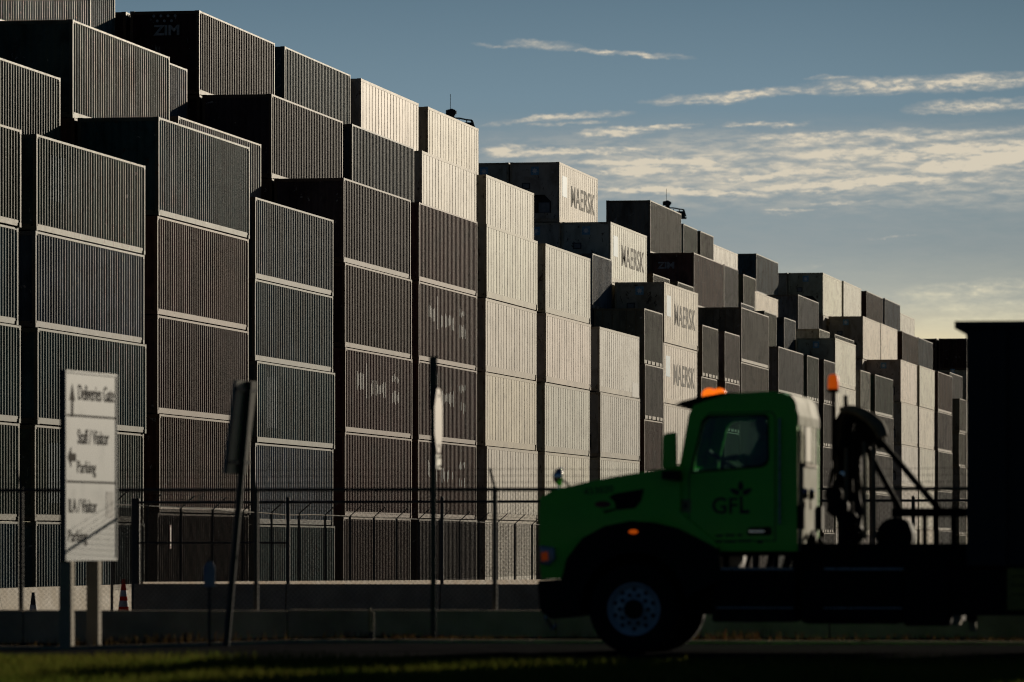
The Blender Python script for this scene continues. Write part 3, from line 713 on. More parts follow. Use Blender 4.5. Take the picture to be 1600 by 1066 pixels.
def fence_a():
    root = empty('chain_link_fence', PA(0, 0)[:2] + (YARD,)); inv = Vector(root.location)
    def P(n, z): return tuple(Vector(PA(n, z)) - inv)
    X405 = 0
    s0, s1 = -26.0, 10.0
    b = MB(); chain(b, P, -23.0, -1.0, -0.3, 1.95, 'wire', r=0.0024); b.build('mesh_panel', root)
    b = MB(); b.rod(P(s0, 1.97), P(s1, 1.97), 0.024, 'galvanised', 8); b.build('top_rail', root)
    n0 = -18.57                                              # post that stands at photo x about 30
    posts = [n0 + 3.23 * k for k in range(-2, 9)]
    for n in posts:
        b = MB(); b.rod(P(n, YARD), P(n, 2.0), 0.034, 'galvanised', 8); po = b.build('post', root)
        b = MB(); a = Vector(P(n, 1.98)); b.rod(a, a + Vector((-0.07, 0.10, 0.27)), 0.017, 'galvanised', 6); b.build('arm', po)
    b = MB()
    for k in (1, 2, 3):
        def Q(n, z, k=k): p = Vector(P(n, z)); return tuple(p + Vector((-0.023 * k, 0.033 * k, 0)))
        barbed(b, Q, s0, s1, 1.98 + 0.088 * k, 'wire')
    b.build('barbed_wire', root)
    tag(root, 'nearest chain-link fence with barbed wire running behind the truck and signs', 'fence')
fence_a()
# low dark wall at the foot of the near fence
b = MB(); random.seed(3)
n = -40
while n < 40:
    L_ = 3.6; A = qn(68.7, n); B = qn(68.7, n + L_ - 0.015); C = qn(69.02, n + L_ - 0.015); E = qn(69.02, n); zt = 0.372 + random.uniform(-.008, .008)
    b.add([A + (YARD,), B + (YARD,), C + (YARD,), E + (YARD,), A + (zt,), B + (zt,), C + (zt,), E + (zt,)],
          [(0, 3, 2, 1), (4, 5, 6, 7), (0, 1, 5, 4), (1, 2, 6, 5), (2, 3, 7, 6), (3, 0, 4, 7)], 'concrete_old'); n += L_
tag(b.build('roadside_wall'), 'long low dark concrete wall along the far side of the road', 'wall')

def frame_fence_c():
    """fence parallel to the road, further in"""
    D_ = 104.0
    q_ = at_px(212, D_) * ST + D_ * CT; n_ = at_px(212, D_) * CT - D_ * ST
    root = empty('corner_fence', (at_px(212, D_), D_, YARD)); inv = Vector(root.location)
    def P(s, z): X, D = qn(q_, n_ + s); return tuple(Vector((X, D, z)) - inv)
    b = MB(); chain(b, P, 0, 8.0, 0.5, 2.0, 'wire', pitch=0.1, r=0.0014); b.build('mesh_panel', root)
    b = MB(); b.rod(P(0, 2.06), P(26, 2.09), 0.026, 'galvanised', 8); b.build('top_rail', root)
    b = MB(); b.rod(P(0, 1.27), P(3.05, 1.27), 0.02, 'galvanised', 8); b.build('middle_rail', root)
    for i in range(9):
        b = MB(); b.rod(P(3.05 * i, YARD), P(3.05 * i, 2.14), 0.085 if i == 0 else 0.036, 'galvanised', 10)
        if i: b.rod(P(3.05 * i, 2.14), P(3.05 * i, 2.17), 0.045, 'galvanised', 8, 0.015)
        b.build('post', root)
    tag(root, 'inner chain-link fence facing the road with a thick corner post', 'fence')
    # its footing wall
    b = MB()
    for i in range(9):
        A = [P(3.05 * i, 0), P(3.05 * (i + 1) - 0.02, 0)]
        X0_, Y0_ = Vector(A[0])[0] + inv.x, Vector(A[0])[1] + inv.y; X1_, Y1_ = A[1][0] + inv.x, A[1][1] + inv.y
        dx, dy = ST * 0.25, CT * 0.25; zt = 0.47
        b.add([(X0_ - dx, Y0_ - dy, YARD), (X1_ - dx, Y1_ - dy, YARD), (X1_ + dx, Y1_ + dy, YARD), (X0_ + dx, Y0_ + dy, YARD),
               (X0_ - dx * .5, Y0_ - dy * .5, zt), (X1_ - dx * .5, Y1_ - dy * .5, zt), (X1_ + dx * .5, Y1_ + dy * .5, zt), (X0_ + dx * .5, Y0_ + dy * .5, zt)],
              [(0, 3, 2, 1), (4, 5, 6, 7), (0, 1, 5, 4), (1, 2, 6, 5), (2, 3, 7, 6), (3, 0, 4, 7)], 'concrete')
    tag(b.build('footing_wall'), 'shaded brownish concrete wall under the inner fence', 'wall')
frame_fence_c()

def fence_b():
    """fence parallel to the container rows, sunlit wall below it"""
    o_ = 26.8
    def W_(s, z, off=0.0):
        D = 108.5 + s * CT; X = D * math.tan(TH) - o_ + off; return (X, D, z)
    root = empty('receding_fence', W_(0, YARD)); inv = Vector(root.location)
    def P(s, z): return tuple(Vector(W_(s, z)) - inv)
    def top(s): return 2.04 - s * 0.0040
    def wt(s): return 0.47 - s * 0.0056
    L_ = 64
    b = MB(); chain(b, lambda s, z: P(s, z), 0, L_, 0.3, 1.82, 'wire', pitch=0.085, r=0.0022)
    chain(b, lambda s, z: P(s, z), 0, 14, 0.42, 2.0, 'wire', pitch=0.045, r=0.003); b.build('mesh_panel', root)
    b = MB()
    pts = [(0, 2.06), (6, 2.04), (9, 2.02), (11, 1.98), (14, 1.97), (17, 1.93), (20, 1.955)] + [(s, top(s)) for s in (26, 34, 44, 54, 64)]
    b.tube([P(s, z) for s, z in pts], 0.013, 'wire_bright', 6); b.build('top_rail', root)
    s = 0.0
    while s <= L_:
        b = MB(); b.rod(P(s, YARD), P(s, top(s)), 0.03, 'galvanised', 6); po = b.build('post', root)
        b = MB(); a = Vector(P(s, top(s))); b.rod(a, a + Vector((0.30, -0.05, 0.27)), 0.014, 'galvanised', 6); b.build('arm', po); s += 3.05
    b = MB()
    for k in (1, 2, 3):
        def Q(s, z, k=k): p = Vector(P(s, top(s))); return tuple(p + Vector((0.10 * k, -0.016 * k, 0.09 * k)))
        barbed(b, Q, 0, L_, 0, 'wire', step=0.3)
    b.build('barbed_wire', root)
    b = MB(); b.box((0.02, -0.02, 0), (0.14, 0.0, 0.5), 'emblem_red'); b.box((0.02, -0.024, 0.05), (0.08, -0.0205, 0.45), 'plate_white'); m_ = b.build('marker_strip', root)
    m_.location = P(5, 1.15); m_.rotation_euler = (0, 0, RZ_D)
    tag(root, 'long chain-link fence running back beside the container stacks', 'fence')
    b = MB(); s = 2.3
    while s < L_:
        e = s + 5.98; A = [W_(s, 0, .22), W_(e, 0, .22), W_(e, 0, -.22), W_(s, 0, -.22)]; B_ = [W_(s, 0, .09), W_(e, 0, .09), W_(e, 0, -.09), W_(s, 0, -.09)]
        zz_ = [wt(s), wt(e), wt(e), wt(s)]
        b.add([(p[0], p[1], YARD) for p in A] + [(p[0], p[1], z_) for p, z_ in zip(B_, zz_)],
              [(0, 3, 2, 1), (4, 5, 6, 7), (0, 1, 5, 4), (1, 2, 6, 5), (2, 3, 7, 6), (3, 0, 4, 7)], 'concrete'); s += 6.0
    tag(b.build('sunlit_wall'), 'low concrete wall with a sunlit edge under the receding fence', 'wall')
fence_b()

def jersey(D, label, off=35.0):
    X = D * math.tan(TH) - off; b = MB()
    prof = [(-.30, 0), (.30, 0), (.30, .09), (.16, .32), (.09, .76), (-.09, .76), (-.16, .32), (-.30, .09)]
    b.prism(prof, [], 0, 6.0, 'barrier_concrete', fn=lambda a, w, c: (w, a, c)); o = b.build('concrete_barrier', bevel=0.01)
    o.location = (X, D, YARD + 0.12); o.rotation_euler = (0, 0, RZ_D); tag(o, label, 'concrete barrier', 'concrete barriers in front of the stacks')
jersey(124.2, 'concrete road barrier, partly hidden at the left edge')
jersey(130.13, 'sunlit concrete barrier behind the left leg of the white sign')
jersey(136.06, 'sunlit concrete barrier between and right of the white sign legs')
jersey(141.99, 'sunlit concrete barrier behind the tall orange cone')

def cone(x, D, h, r, base, bands, label, body):
    root = empty('traffic_cone', (at_px(x, D), D, YARD + 0.005), R(12))
    b = MB(); b.lathe((0, 0, 0.03), (0, 0, 1), [(0, r), (h - 0.03, 0.035), (h - 0.03, 0)], body, 20); o = b.build('cone_body', root, smooth=False)
    b = MB(); b.box((-base, -base, 0), (base, base, 0.035), 'rubber'); b.build('base', root)
    for (z0, z1) in bands:
        f = lambda z: r + (0.035 - r) * (z - 0.03) / (h - 0.03) + 0.004
        b = MB(); b.lathe((0, 0, 0), (0, 0, 1), [(z0, f(z0) - .003), (z0, f(z0)), (z1, f(z1)), (z1, f(z1) - .003)], 'cone_white', 20); b.build('reflective_band', root)
    tag(root, label, 'traffic cone', 'traffic cones by the barriers')
cone(52, 117, 0.90, 0.14, 0.19, [(0.45, 0.62)], 'dark grey-looking traffic cone left of the white sign legs', 'cone_dark')
cone(193, 124, 1.15, 0.17, 0.22, [(0.50, 0.64), (0.74, 0.88)], 'tall red-orange cone with two white bands right of the sign', 'cone_orange')

# ------------------------------------------------------------------ roadside signs
def panel_sign():
    D_ = 67.3; X_ = at_px(101, D_); yaw = R(90) - R(14.6)
    root = empty('direction_sign', (X_, D_, gz(66, -12)), yaw)
    z0 = CAM_Z - 27 * D_ / FPX - root.location.z; Hh = 299 * D_ / FPX; Wd = 2.02
    b = MB(); b.box((0, 0, z0), (Wd, 0.065, z0 + Hh), 'sign_edge'); b.box((0.03, -0.006, z0 + 0.03), (Wd - 0.03, -0.0005, z0 + Hh - 0.03), 'sign_face')
    for (a, c, e, f) in ((0, 0.03, z0, z0 + Hh), (Wd - 0.03, Wd, z0, z0 + Hh), (0.03, Wd - 0.03, z0 + Hh - 0.03, z0 + Hh), (0.03, Wd - 0.03, z0, z0 + 0.03)):
        b.box((a, -0.016, e), (c, -0.0005, f), 'sign_face')
    pn = b.build('sign_panel', root, bevel=0.006)
    for t_ in (0.286, 0.556):
        zt = z0 + Hh - (0.222 if t_ == 0.286 else 0.535) * Hh
        zt = z0 + Hh * (1 - {0.286: 0.235, 0.556: 0.583}[t_])
        b = MB(); b.box((0.03, -0.0085, zt - 0.012), (Wd - 0.03, -0.0065, zt + 0.012), 'sign_line'); b.build('divider', root)
    def T(s, x, y, w, h, key):
        o = put_mesh('lettering', text_mesh(s, w * Wd, h * Hh, 0.003, bold=0.003), 'sign_text', root, (x * Wd, -0.0065, z0 + Hh * (1 - y) - h * Hh))
    T('Deliveries Gate', 0.25, 0.070, 0.70, 0.082, 'a')
    T('Staff / Visitor', 0.24, 0.305, 0.60, 0.078, 'b')
    T('Parking', 0.23, 0.472, 0.36, 0.085, 'c')
    T('ILA / Visitor', 0.07, 0.672, 0.54, 0.074, 'd')
    T('Parking', 0.06, 0.835, 0.36, 0.085, 'e')
    b = MB(); cx = 0.135 * Wd; zc = z0 + Hh * (1 - 0.16)
    b.prism([(cx - .035, -.20 + zc), (cx + .035, -.20 + zc), (cx + .035, .02 + zc), (cx + .10, .0 + zc), (cx, .22 + zc), (cx - .10, 0 + zc), (cx - .035, .02 + zc)], [], -0.0065, -0.0095, 'sign_text'); b.build('arrow', root)
    b = MB(); zc = z0 + Hh * (1 - 0.455); cx = 0.13 * Wd
    b.prism([(cx - .16, zc), (cx - .03, zc + .13), (cx - .03, zc + .05), (cx + .15, zc + .05), (cx + .15, zc - .05), (cx - .03, zc - .05), (cx - .03, zc - .13)], [], -0.0065, -0.0095, 'sign_text'); b.build('arrow', root)
    b = MB(); zc = z0 + Hh * 0.30; cx = 0.86 * Wd
    b.box((cx - .14, -0.0085, zc - .17), (cx + .14, -0.0065, zc + .17), 'machinery_grey'); b.build('sticker', root)
    for x_ in (0.07, 1.12):
        b = MB(); b.box((x_, -0.06, -0.3), (x_ + 0.14, 0.10, z0 - 0.001), 'sign_post'); b.build('post', root, bevel=0.006)
    tag(root, 'tall white direction sign with arrows to gate and parking on two posts', 'sign')
panel_sign()
def leaning_sign():
    D_ = 66.6; g0 = gz(66, -4); root = empty('leaning_sign', (at_px(352, D_), D_, g0))
    H = (1012 - 606) * D_ / FPX; lean = (388 - 351) * D_ / FPX
    b = MB(); t_ = Vector((lean, 0.1, H)); b.rod((0, 0, -0.2), t_, 0.045, 'dark_steel', 8); b.build('post', root)
    b = MB(); yaw = R(66); c, s = math.cos(yaw), math.sin(yaw)
    def F(a, w, z):  # a across board, z measured down the post
        k = z / H; return (lean * k + a * c + w * s - 0.02, 0.1 * k + a * s - w * c + 0.06, z)
    h0, h1 = H - 1.16, H + 0.01
    pts = [(-0.42, h0), (0.20, h0), (0.20, h1), (-0.42, h1)]
    b.prism([(-0.46, h0), (0.16, h0), (0.22, h1), (-0.40, h1)], [], 0, 0.02, 'board_back', fn=F); b.build('board', root)
    b = MB()
    for z in (h0 + 0.12, h1 - 0.14): b.prism([(-0.40, z), (0.18, z), (0.18, z + 0.05), (-0.40, z + 0.05)], [], 0.021, 0.05, 'dark_steel', fn=F)
    b.prism([(-0.46, h0), (-0.40, h0), (-0.34, h1), (-0.40, h1)], [], 0.021, 0.04, 'dark_steel', fn=F); b.build('bracket', root)
    tag(root, 'dark sign seen from behind, its post leaning to the right', 'sign')
leaning_sign()
def octagon_sign():
    D_ = 67.6; g0 = gz(66, 0); root = empty('octagonal_sign', (at_px(677, D_), D_, g0))
    def Z(y): return CAM_Z + (850 - y) * D_ / FPX - g0
    b = MB(); b.box((-0.035, -0.02, -0.2), (0.035, 0.02, Z(557)), 'dark_steel'); b.box((-0.05, -0.03, Z(640)), (0.05, -0.0205, Z(557)), 'dark_steel'); b.build('post', root)
    yaw = R(90) - R(6.2); c, s = math.cos(yaw), math.sin(yaw)
    def F(a, w, z): return (0.06 + a * c + w * s, 0.0 + a * s - w * c, z)
    zc = (Z(607) + Z(708)) / 2; r = (Z(607) - Z(708)) / 2 / math.cos(R(22.5)) * 0.99
    b = MB(); b.prism([(r * math.cos(R(22.5 + 45 * i)), zc + r * math.sin(R(22.5 + 45 * i))) for i in range(8)], [], 0, 0.008, 'plate_back', fn=F); pl = b.build('plate', root)
    b = MB()
    for z in (zc + r * .72, zc - r * .72): b.rod(F(0, 0.009, z), F(0, 0.02, z), 0.02, 'dark_steel', 8)
    b.build('bolt', root)
    b = MB(); b.prism([(-0.24, Z(733)), (0.24, Z(733)), (0.24, Z(711)), (-0.24, Z(711))], [], 0, 0.008, 'plate_white', fn=F)
    for z in (Z(715), Z(729)): b.box((0.05, -0.05, z - .012), (0.11, -0.02, z + .012), 'dark_steel')
    b.build('small_plate', root)
    tag(root, 'octagonal sign turned edgewise on a dark post with a small plate under it', 'sign')
octagon_sign()
def tag_stake():
    D_ = 67.0; root = empty('staked_tag', (at_px(327, D_), D_, gz(66, -4)))
    b = MB(); b.rod((0, 0, -0.1), (0, 0, 1.03), 0.02, 'dark_steel', 6); b.build('stake', root)
    b = MB(); b.prism([(-.065, .68), (.075, .68), (.08, .93), (.04, 1.0), (-.03, .99), (-.07, .92)], [], -0.03, -0.024, 'paper_tag'); b.build('tag', root)
    tag(root, 'small grey-blue tag on a thin stake left of the leaning sign', 'sign')
tag_stake()
def marker():
    D_ = 68.0; b = MB(); b.box((-.035, -.03, 0), (.035, .03, 0.10), 'dark_steel'); b.box((-.04, -.035, .10), (.0, .035, .40), 'tank_tan'); b.box((.005, -.035, .12), (.04, .035, .36), 'tank_tan')
    o = b.build('marker_stub'); o.location = (at_px(580, D_), D_, gz(66, -1)); tag(o, 'short tan marker stub against the low dark wall', 'marker')
marker()

# ------------------------------------------------------------------ the truck
TO = Vector((1.373, 60.0, 0.0))
def tp(x, y, w=0.0):
    """photo bearing -> (u back from the front axle, z) in the vertical plane w metres in from the near side"""
    k = (x - 800) / FPX; ox, oy = TO.x + w * ST, TO.y + w * CT
    u = (k * oy - ox) / (CT + k * ST); D = oy - u * ST
    return (u, CAM_Z + (850 - y) * D / FPX)
def TP(pts, w=0.0): return [tp(x, y, w) for x, y in pts]
def truck():
    root = empty('hook_lift_truck', TO, -TH)       # local x = rearwards, y = away from the camera
    G, K = 'truck_green', 'chassis_black'
    # hood: near and far cheeks with wheel arch, lofted top
    hood = [(845, 905), (842, 870), (841, 800), (843, 778), (862, 766), (920, 752), (980, 741), (1040, 732), (1062, 730)]
    arch = [(1120, 860), (1090, 843), (1060, 828), (1025, 819), (985, 816), (945, 824), (912, 843), (890, 872), (880, 905)]
    b = MB(); b.prism(TP(hood + [(1062, 800), (1120, 850)] + arch), [], 0.04, 0.34, G)
    b.prism(TP(hood + [(1062, 800), (1120, 850)] + arch), [], 2.06, 2.36, G)
    b.prism(TP([(846, 800), (844, 782), (866, 766), (920, 752), (980, 741), (1040, 732), (1060, 731), (1060, 800)]), [], 0.30, 2.10, G)
    hd = b.build('hood', root, bevel=0.05)
    b = MB(); b.prism(TP([(951, 776), (962, 771), (1005, 764), (1001, 782), (991, 794), (960, 797), (944, 802), (942, 798), (962, 794), (960, 785)]), [], 0.025, 0.0395, 'black_plastic'); b.build('air_intake', hd)
    b = MB(); cx, cz = tp(941, 788); b.prism([(cx + .092 * math.cos(a), cz + .036 * math.sin(a)) for a in np.linspace(0, 2 * math.pi, 20, endpoint=False)], [], 0.03, 0.0395, 'emblem_red'); b.build('emblem', hd)
    c = tp(912, 771); o = put_mesh('lettering', text_mesh('433020', 0.34, 0.075, 0.003), 'logo_black', hd, (c[0], 0.0375, c[1] - 0.02)); o.rotation_euler = (0, R(-6), 0)
    # grille shell and bumper
    b = MB(); b.prism(TP([(841, 800), (846, 800), (850, 900), (844, 900)]), [], 0.34, 2.06, 'steel_line')
    for i in range(7): z = 0.95 + i * 0.11; b.box((tp(843, 850)[0] - 0.03, 0.45, z), (tp(843, 850)[0] - 0.012, 1.95, z + 0.04), 'chrome')
    b.build('grille', root)
    b = MB(); b.prism(TP([(838, 907), (880, 905), (905, 925), (908, 962), (860, 968), (842, 955)]), [], 0.02, 2.38, 'black_plastic'); bp = b.build('bumper', root, bevel=0.04)
    b = MB(); c0 = tp(846, 968); c1 = tp(852, 985); b.tube([(c0[0], 0.5, c0[1] + .1), (c0[0] - .03, 0.5, c0[1]), (c1[0], 0.5, c1[1]), (c1[0] + .05, 0.5, c1[1] + .06)], 0.022, 'steel_line', 6); b.build('tow_hook', bp)
    for w0, w1 in ((-0.02, 0.24), (2.16, 2.42)):
        b = MB(); b.prism(TP([(843, 852), (866, 855), (868, 874), (858, 884), (844, 882)]), [], w0, w1, 'lamp_glass'); h_ = b.build('headlight', root, bevel=0.02)
        b = MB(); b.prism(TP([(846, 864), (856, 862), (857, 875), (847, 877)]), [], w0 - 0.012 if w0 < 0 else w1 + .001, w0 - 0.001 if w0 < 0 else w1 + 0.012, 'amber_small'); b.build('turn_lamp', h_)
    # fender liner (black flare) around the front wheel
    cu, cz = 0.0, tp(990, 953)[1]
    for w0, w1 in ((0.0, 0.40), (2.0, 2.40)):
        b = MB(); outer = TP([(1128, 905), (1122, 858), (1090, 841), (1060, 826), (1025, 817), (985, 814), (945, 822), (910, 841), (886, 872), (872, 925), (905, 925)])
        inner = [(cu + 0.60 * math.cos(a), cz + 0.05 + 0.60 * math.sin(a)) for a in np.linspace(math.pi * 0.98, 0.05 * math.pi, 16)]
        b.prism(outer + inner, [], w0 - 0.005 if w0 == 0 else w0, w1 if w0 == 0 else w1 + 0.005, 'black_plastic'); b.build('wheel_arch', root, bevel=0.012)
    b = MB(); c = tp(990, 831); b.prism([(c[0] + .052 * math.cos(a), c[1] + .024 * math.sin(a)) for a in np.linspace(0, 2 * math.pi, 16, endpoint=False)], [], -0.03, -0.006, 'amber_dim'); b.build('side_marker', root)
    b = MB(); b.box((-.62, .42, .45), (1.0, 1.98, 1.42), K); b.box((-.8, .3, .5), (-.6, 2.1, 1.3), K); b.build('engine_block', root)
    # cab shell
    cw0, cw1 = 0.13, 2.27
    cab = [(1036, 860), (1036, 734), (1062, 726), (1076, 648), (1084, 632), (1105, 620), (1140, 615), (1200, 611.5), (1222, 613), (1236, 620), (1243, 632), (1246, 650), (1246, 862), (1120, 862)]
    win = [(1084, 736), (1087, 712), (1099, 664), (1104, 656), (1112, 652), (1192, 650), (1198, 654), (1199, 715), (1196, 722), (1188, 727)]
    for w0, w1 in ((cw0, cw0 + 0.09), (cw1 - 0.09, cw1)):
        b = MB(); b.prism(TP(cab, cw0), [TP(win, cw0)], w0, w1, G); sd = b.build('cab_side', root, bevel=0.022)
        b = MB(); wm = w0 + 0.045; b.prism(TP(win, cw0), [], wm - 0.004, wm + 0.004, 'cab_glass'); b.build('door_window', sd)
        b = MB(); fr = [(x + (-3 if x < 1130 else 3), y + (-3 if y < 690 else 3.5)) for x, y in win]; y_ = w0 - 0.006 if w0 < 1 else w1 + 0.001
        b.prism(TP(fr, cw0), [TP(win, cw0)], y_, y_ + 0.005, 'black_plastic'); b.build('window_seal', sd)
        # door seam
        b = MB(); seam = [(1076, 846), (1076, 745), (1096, 658), (1108, 645), (1206, 643), (1212, 650), (1212, 846)]
        sm2 = [(1077.5, 844.5), (1077.5, 745), (1097.5, 659), (1109, 646.5), (1205, 644.5), (1210.5, 651), (1210.5, 844.5)]
        b.prism(TP(seam, cw0), [TP(sm2, cw0)], (w0 - 0.002) if w0 < 1 else w1, w0 if w0 < 1 else w1 + 0.002, 'logo_black'); b.build('door_seam', sd)
    # roof, rear wall, firewall, floor
    uA, zA = tp(1090, 628, cw0); uR, _ = tp(1246, 700, cw0)
    b = MB(); roof = [(1084, 632), (1105, 620), (1140, 615), (1200, 611.5), (1222, 613), (1236, 620), (1243, 632), (1246, 650), (1238, 650), (1230, 632), (1218, 622), (1196, 620), (1140, 624), (1092, 640)]
    b.prism(TP(roof, cw0), [], cw0 + 0.05, cw1 - 0.05, G); b.build('cab_roof', root, bevel=0.02)
    zb, zt = tp(1246, 862, cw0)[1], tp(1246, 645, cw0)[1]
    b = MB(); b.box((uR - 0.06, cw0 + 0.08, zb), (uR - 0.005, cw1 - 0.08, zt), 'truck_rear')
    b.prism([(uR - .10, zt + .20), (uR + .006, zt - .04), (uR + .012, zt - .04), (uR - .03, zt + .14), (uR - 0.085, zt + .215)], [], cw0 + 0.02, cw1 - 0.02, 'truck_rear')
    b.box((uR - 0.004, cw0 + 0.02, zt - 0.14), (uR + 0.012, cw1 - 0.02, zt - 0.03), 'truck_rear'); rw = b.build('rear_wall', root, bevel=0.008)
    zw0, zw1 = tp(1246, 722, cw0)[1], tp(1246, 657, cw0)[1]
    b = MB(); b.box((uR - 0.004, 0.35, zw0), (uR + 0.004, 2.05, zw1), 'rear_glass'); b.box((uR + .0045, 0.85, zw0 + .02), (uR + .008, 1.45, zw1 - .02), 'rear_reflection')  # pale centre panel paints in the bright reflection on the glass
    for y in (0.33, 0.82, 1.46, 2.03): b.box((uR + .004, y, zw0 - .02), (uR + .014, y + 0.03, zw1 + .02), 'truck_rear')
    b.box((uR + .004, 0.33, zw0 - .04), (uR + .014, 2.06, zw0 - .01), 'tank_tan'); b.build('rear_window', rw)
    b = MB()
    for y in (0.8, 1.45):
        z = tp(1246, 771, cw0)[1]; b.lathe((uR - 0.004, y, z), (1, 0, 0), [(0, .07), (.03, .06), (.05, .035), (.05, 0)], 'chrome', 14)
        b.box((uR - .003, y - .04, z - .17), (uR + .01, y + .04, z - .08), 'tank_tan')
    b.build('work_lamps', rw)
    b = MB()
    for y in (cw0 - 0.01, cw1 - 0.20): b.box((uR - 0.004, y, tp(1246, 827, cw0)[1]), (uR + 0.06, y + 0.20, tp(1246, 789, cw0)[1]), 'black_plastic')
    b.build('vent_cover', rw)
    b = MB(); b.tube([(uR + .03, 0.9, zb + .02), (uR + .06, 0.95, zb + .18), (uR + .05, 1.25, zb + .22), (uR + .05, 1.35, zb + .08), (uR + .1, 1.35, zb - .1)], 0.03, 'rubber', 8)
    b.tube([(uR + .03, 1.6, zb + .0), (uR + .08, 1.65, zb + .15), (uR + .1, 1.9, zb + .1)], 0.02, 'rubber', 8); b.build('hose', rw)
    b = MB(); b.box((tp(1062, 800, cw0)[0], cw0 + 0.09, zb - 0.05), (uR - 0.06, cw1 - 0.09, zb + 0.10), 'black_plastic')
    b.box((tp(1062, 800, cw0)[0], cw0 + 0.09, zb + .1), (tp(1066, 800, cw0)[0], cw1 - 0.09, tp(1062, 735, cw0)[1]), 'black_plastic')
    b.prism(TP([(1066, 735), (1105, 742), (1110, 775), (1066, 790)], cw0), [], cw0 + 0.12, cw1 - 0.12, 'black_plastic'); b.build('dashboard', root)
    b = MB(); A, B_ = tp(1063, 727, cw0), tp(1082, 636, cw0)
    b.prism([(A[0], A[1]), (A[0] + .012, A[1]), (B_[0] + .012, B_[1]), (B_[0], B_[1])], [], cw0 + 0.09, cw1 - 0.09, 'windscreen_glass'); b.build('windscreen', root)
    b = MB(); b.prism(TP([(1054, 633), (1066, 627), (1090, 621), (1128, 614), (1150, 613), (1110, 624), (1084, 633), (1078, 640)], cw0), [], cw0 - 0.01, cw1 + 0.01, 'lamp_glass'); b.mats[0] = 'chassis_black'; b.build('sun_visor', root, bevel=0.008)
    b = MB(); p = tp(1118, 612, 1.2)
    for k, x in enumerate((1108, 1124)):
        p = tp(x, 613, 0.9); b.lathe((p[0], 0.9, p[1] - .05), (0, 0, 1), [(0, .085), (.05, .08), (.085, .05), (.10, 0.0)], 'amber_lamp', 16)
    b.box((p[0] - .26, 0.8, p[1] - .09), (p[0] + .12, 1.0, p[1] - .05), 'black_plastic'); b.build('roof_beacon', root, smooth=True)
    # door details
    wN = cw0 - 0.004
    u0, z0 = tp(1113, 803, cw0)
    L_ = root
    put_mesh('lettering', text_mesh('GF', 0.29, 0.185, 0.003, bold=0.012), 'logo_black', L_, (u0, wN, z0))
    b = MB()
    def leaf(cx, cy, rx, ry, ang):
        u, z = tp(cx, cy, cw0); pts = []
        for i in range(14):
            t_ = 2 * math.pi * i / 14; a, c = rx * math.cos(t_), ry * math.sin(t_) * (1 - 0.35 * math.cos(t_)); pts.append((u + a * math.cos(ang) - c * math.sin(ang), z + a * math.sin(ang) + c * math.cos(ang)))
        b.prism(pts, [], wN - .003, wN, 'logo_black')
    leaf(1157.5, 759, .055, .03, R(90)); leaf(1148, 768, .062, .030, R(150)); leaf(1167.5, 768, .062, .030, R(30))
    b.prism(TP([(1156, 775), (1160, 775), (1160.5, 797), (1171, 797), (1171, 802.5), (1156, 802.5)], cw0), [], wN - .003, wN, 'logo_black'); b.build('leaf_logo', root)
    b = MB()
    for (x0, x1, y) in ((1118, 1130, 837), (1133, 1148, 836), (1152, 1160, 836), (1110, 1128, 846), (1132, 1150, 846), (1154, 1174, 845), (1183, 1192, 847)):
        b.prism(TP([(x0, y + 2), (x1, y + 2), (x1, y - 1.2), (x0, y - 1.2)], cw0), [], wN - .002, wN + .001, 'logo_black')
    b.build('small_print', root)
    b = MB(); b.prism(TP([(1168, 836), (1203, 836), (1206, 832), (1204, 823), (1172, 824), (1168, 829)], cw0), [], wN - .02, wN, 'black_plastic')
    b.prism(TP([(1171, 832), (1195, 832), (1195, 829), (1171, 829)], cw0), [], wN - .045, wN - .0205, 'chrome'); b.build('door_handle', root)
    b = MB(); b.prism(TP([(1064, 800), (1079, 801), (1080, 781), (1065, 780)], cw0), [], wN - .003, wN, 'decal_cream'); b.prism(TP([(1069, 794), (1074, 794), (1074, 786), (1069, 786)], cw0), [], wN - .006, wN - .0035, 'logo_black')
    b.build('decal', root)
    b = MB()
    for y in (760, 810): b.prism(TP([(1045, y + 4), (1058, y + 4), (1058, y - 3), (1045, y - 3)], cw0), [], wN - .003, wN, 'decal_blue')
    b.build('reflector', root)
    b = MB(); q0, q1 = tp(1219, 655, cw0), tp(1219, 818, cw0); b.rod((q0[0], wN - .05, q0[1]), (q1[0], wN - .05, q1[1]), .014, 'steel_line', 8)
    for q in (q0, q1): b.rod((q[0], wN - .05, q[1]), (q[0], wN + .01, q[1]), .012, 'steel_line', 6)
    b.build('grab_handle', root)
    # side mirrors
    for w in (-0.20, 2.48):
        b = MB(); b.prism(TP([(1040, 733), (1041, 683), (1045, 678), (1062, 676), (1063, 735)], cw0), [], w, w + 0.12, G); mo = b.build('side_mirror', root, bevel=0.025)
        b = MB(); b.prism(TP([(1040, 749), (1040, 736), (1065, 736), (1066, 752)], cw0), [], w + 0.02, (cw0 if w < 0 else cw1) if w < 0 else w + 0.02, 'black_plastic') if w < 0 else b.prism(TP([(1040, 749), (1040, 736), (1065, 736), (1066, 752)], cw0), [], cw1, w + 0.1, 'black_plastic'); b.build('mirror_arm', mo)
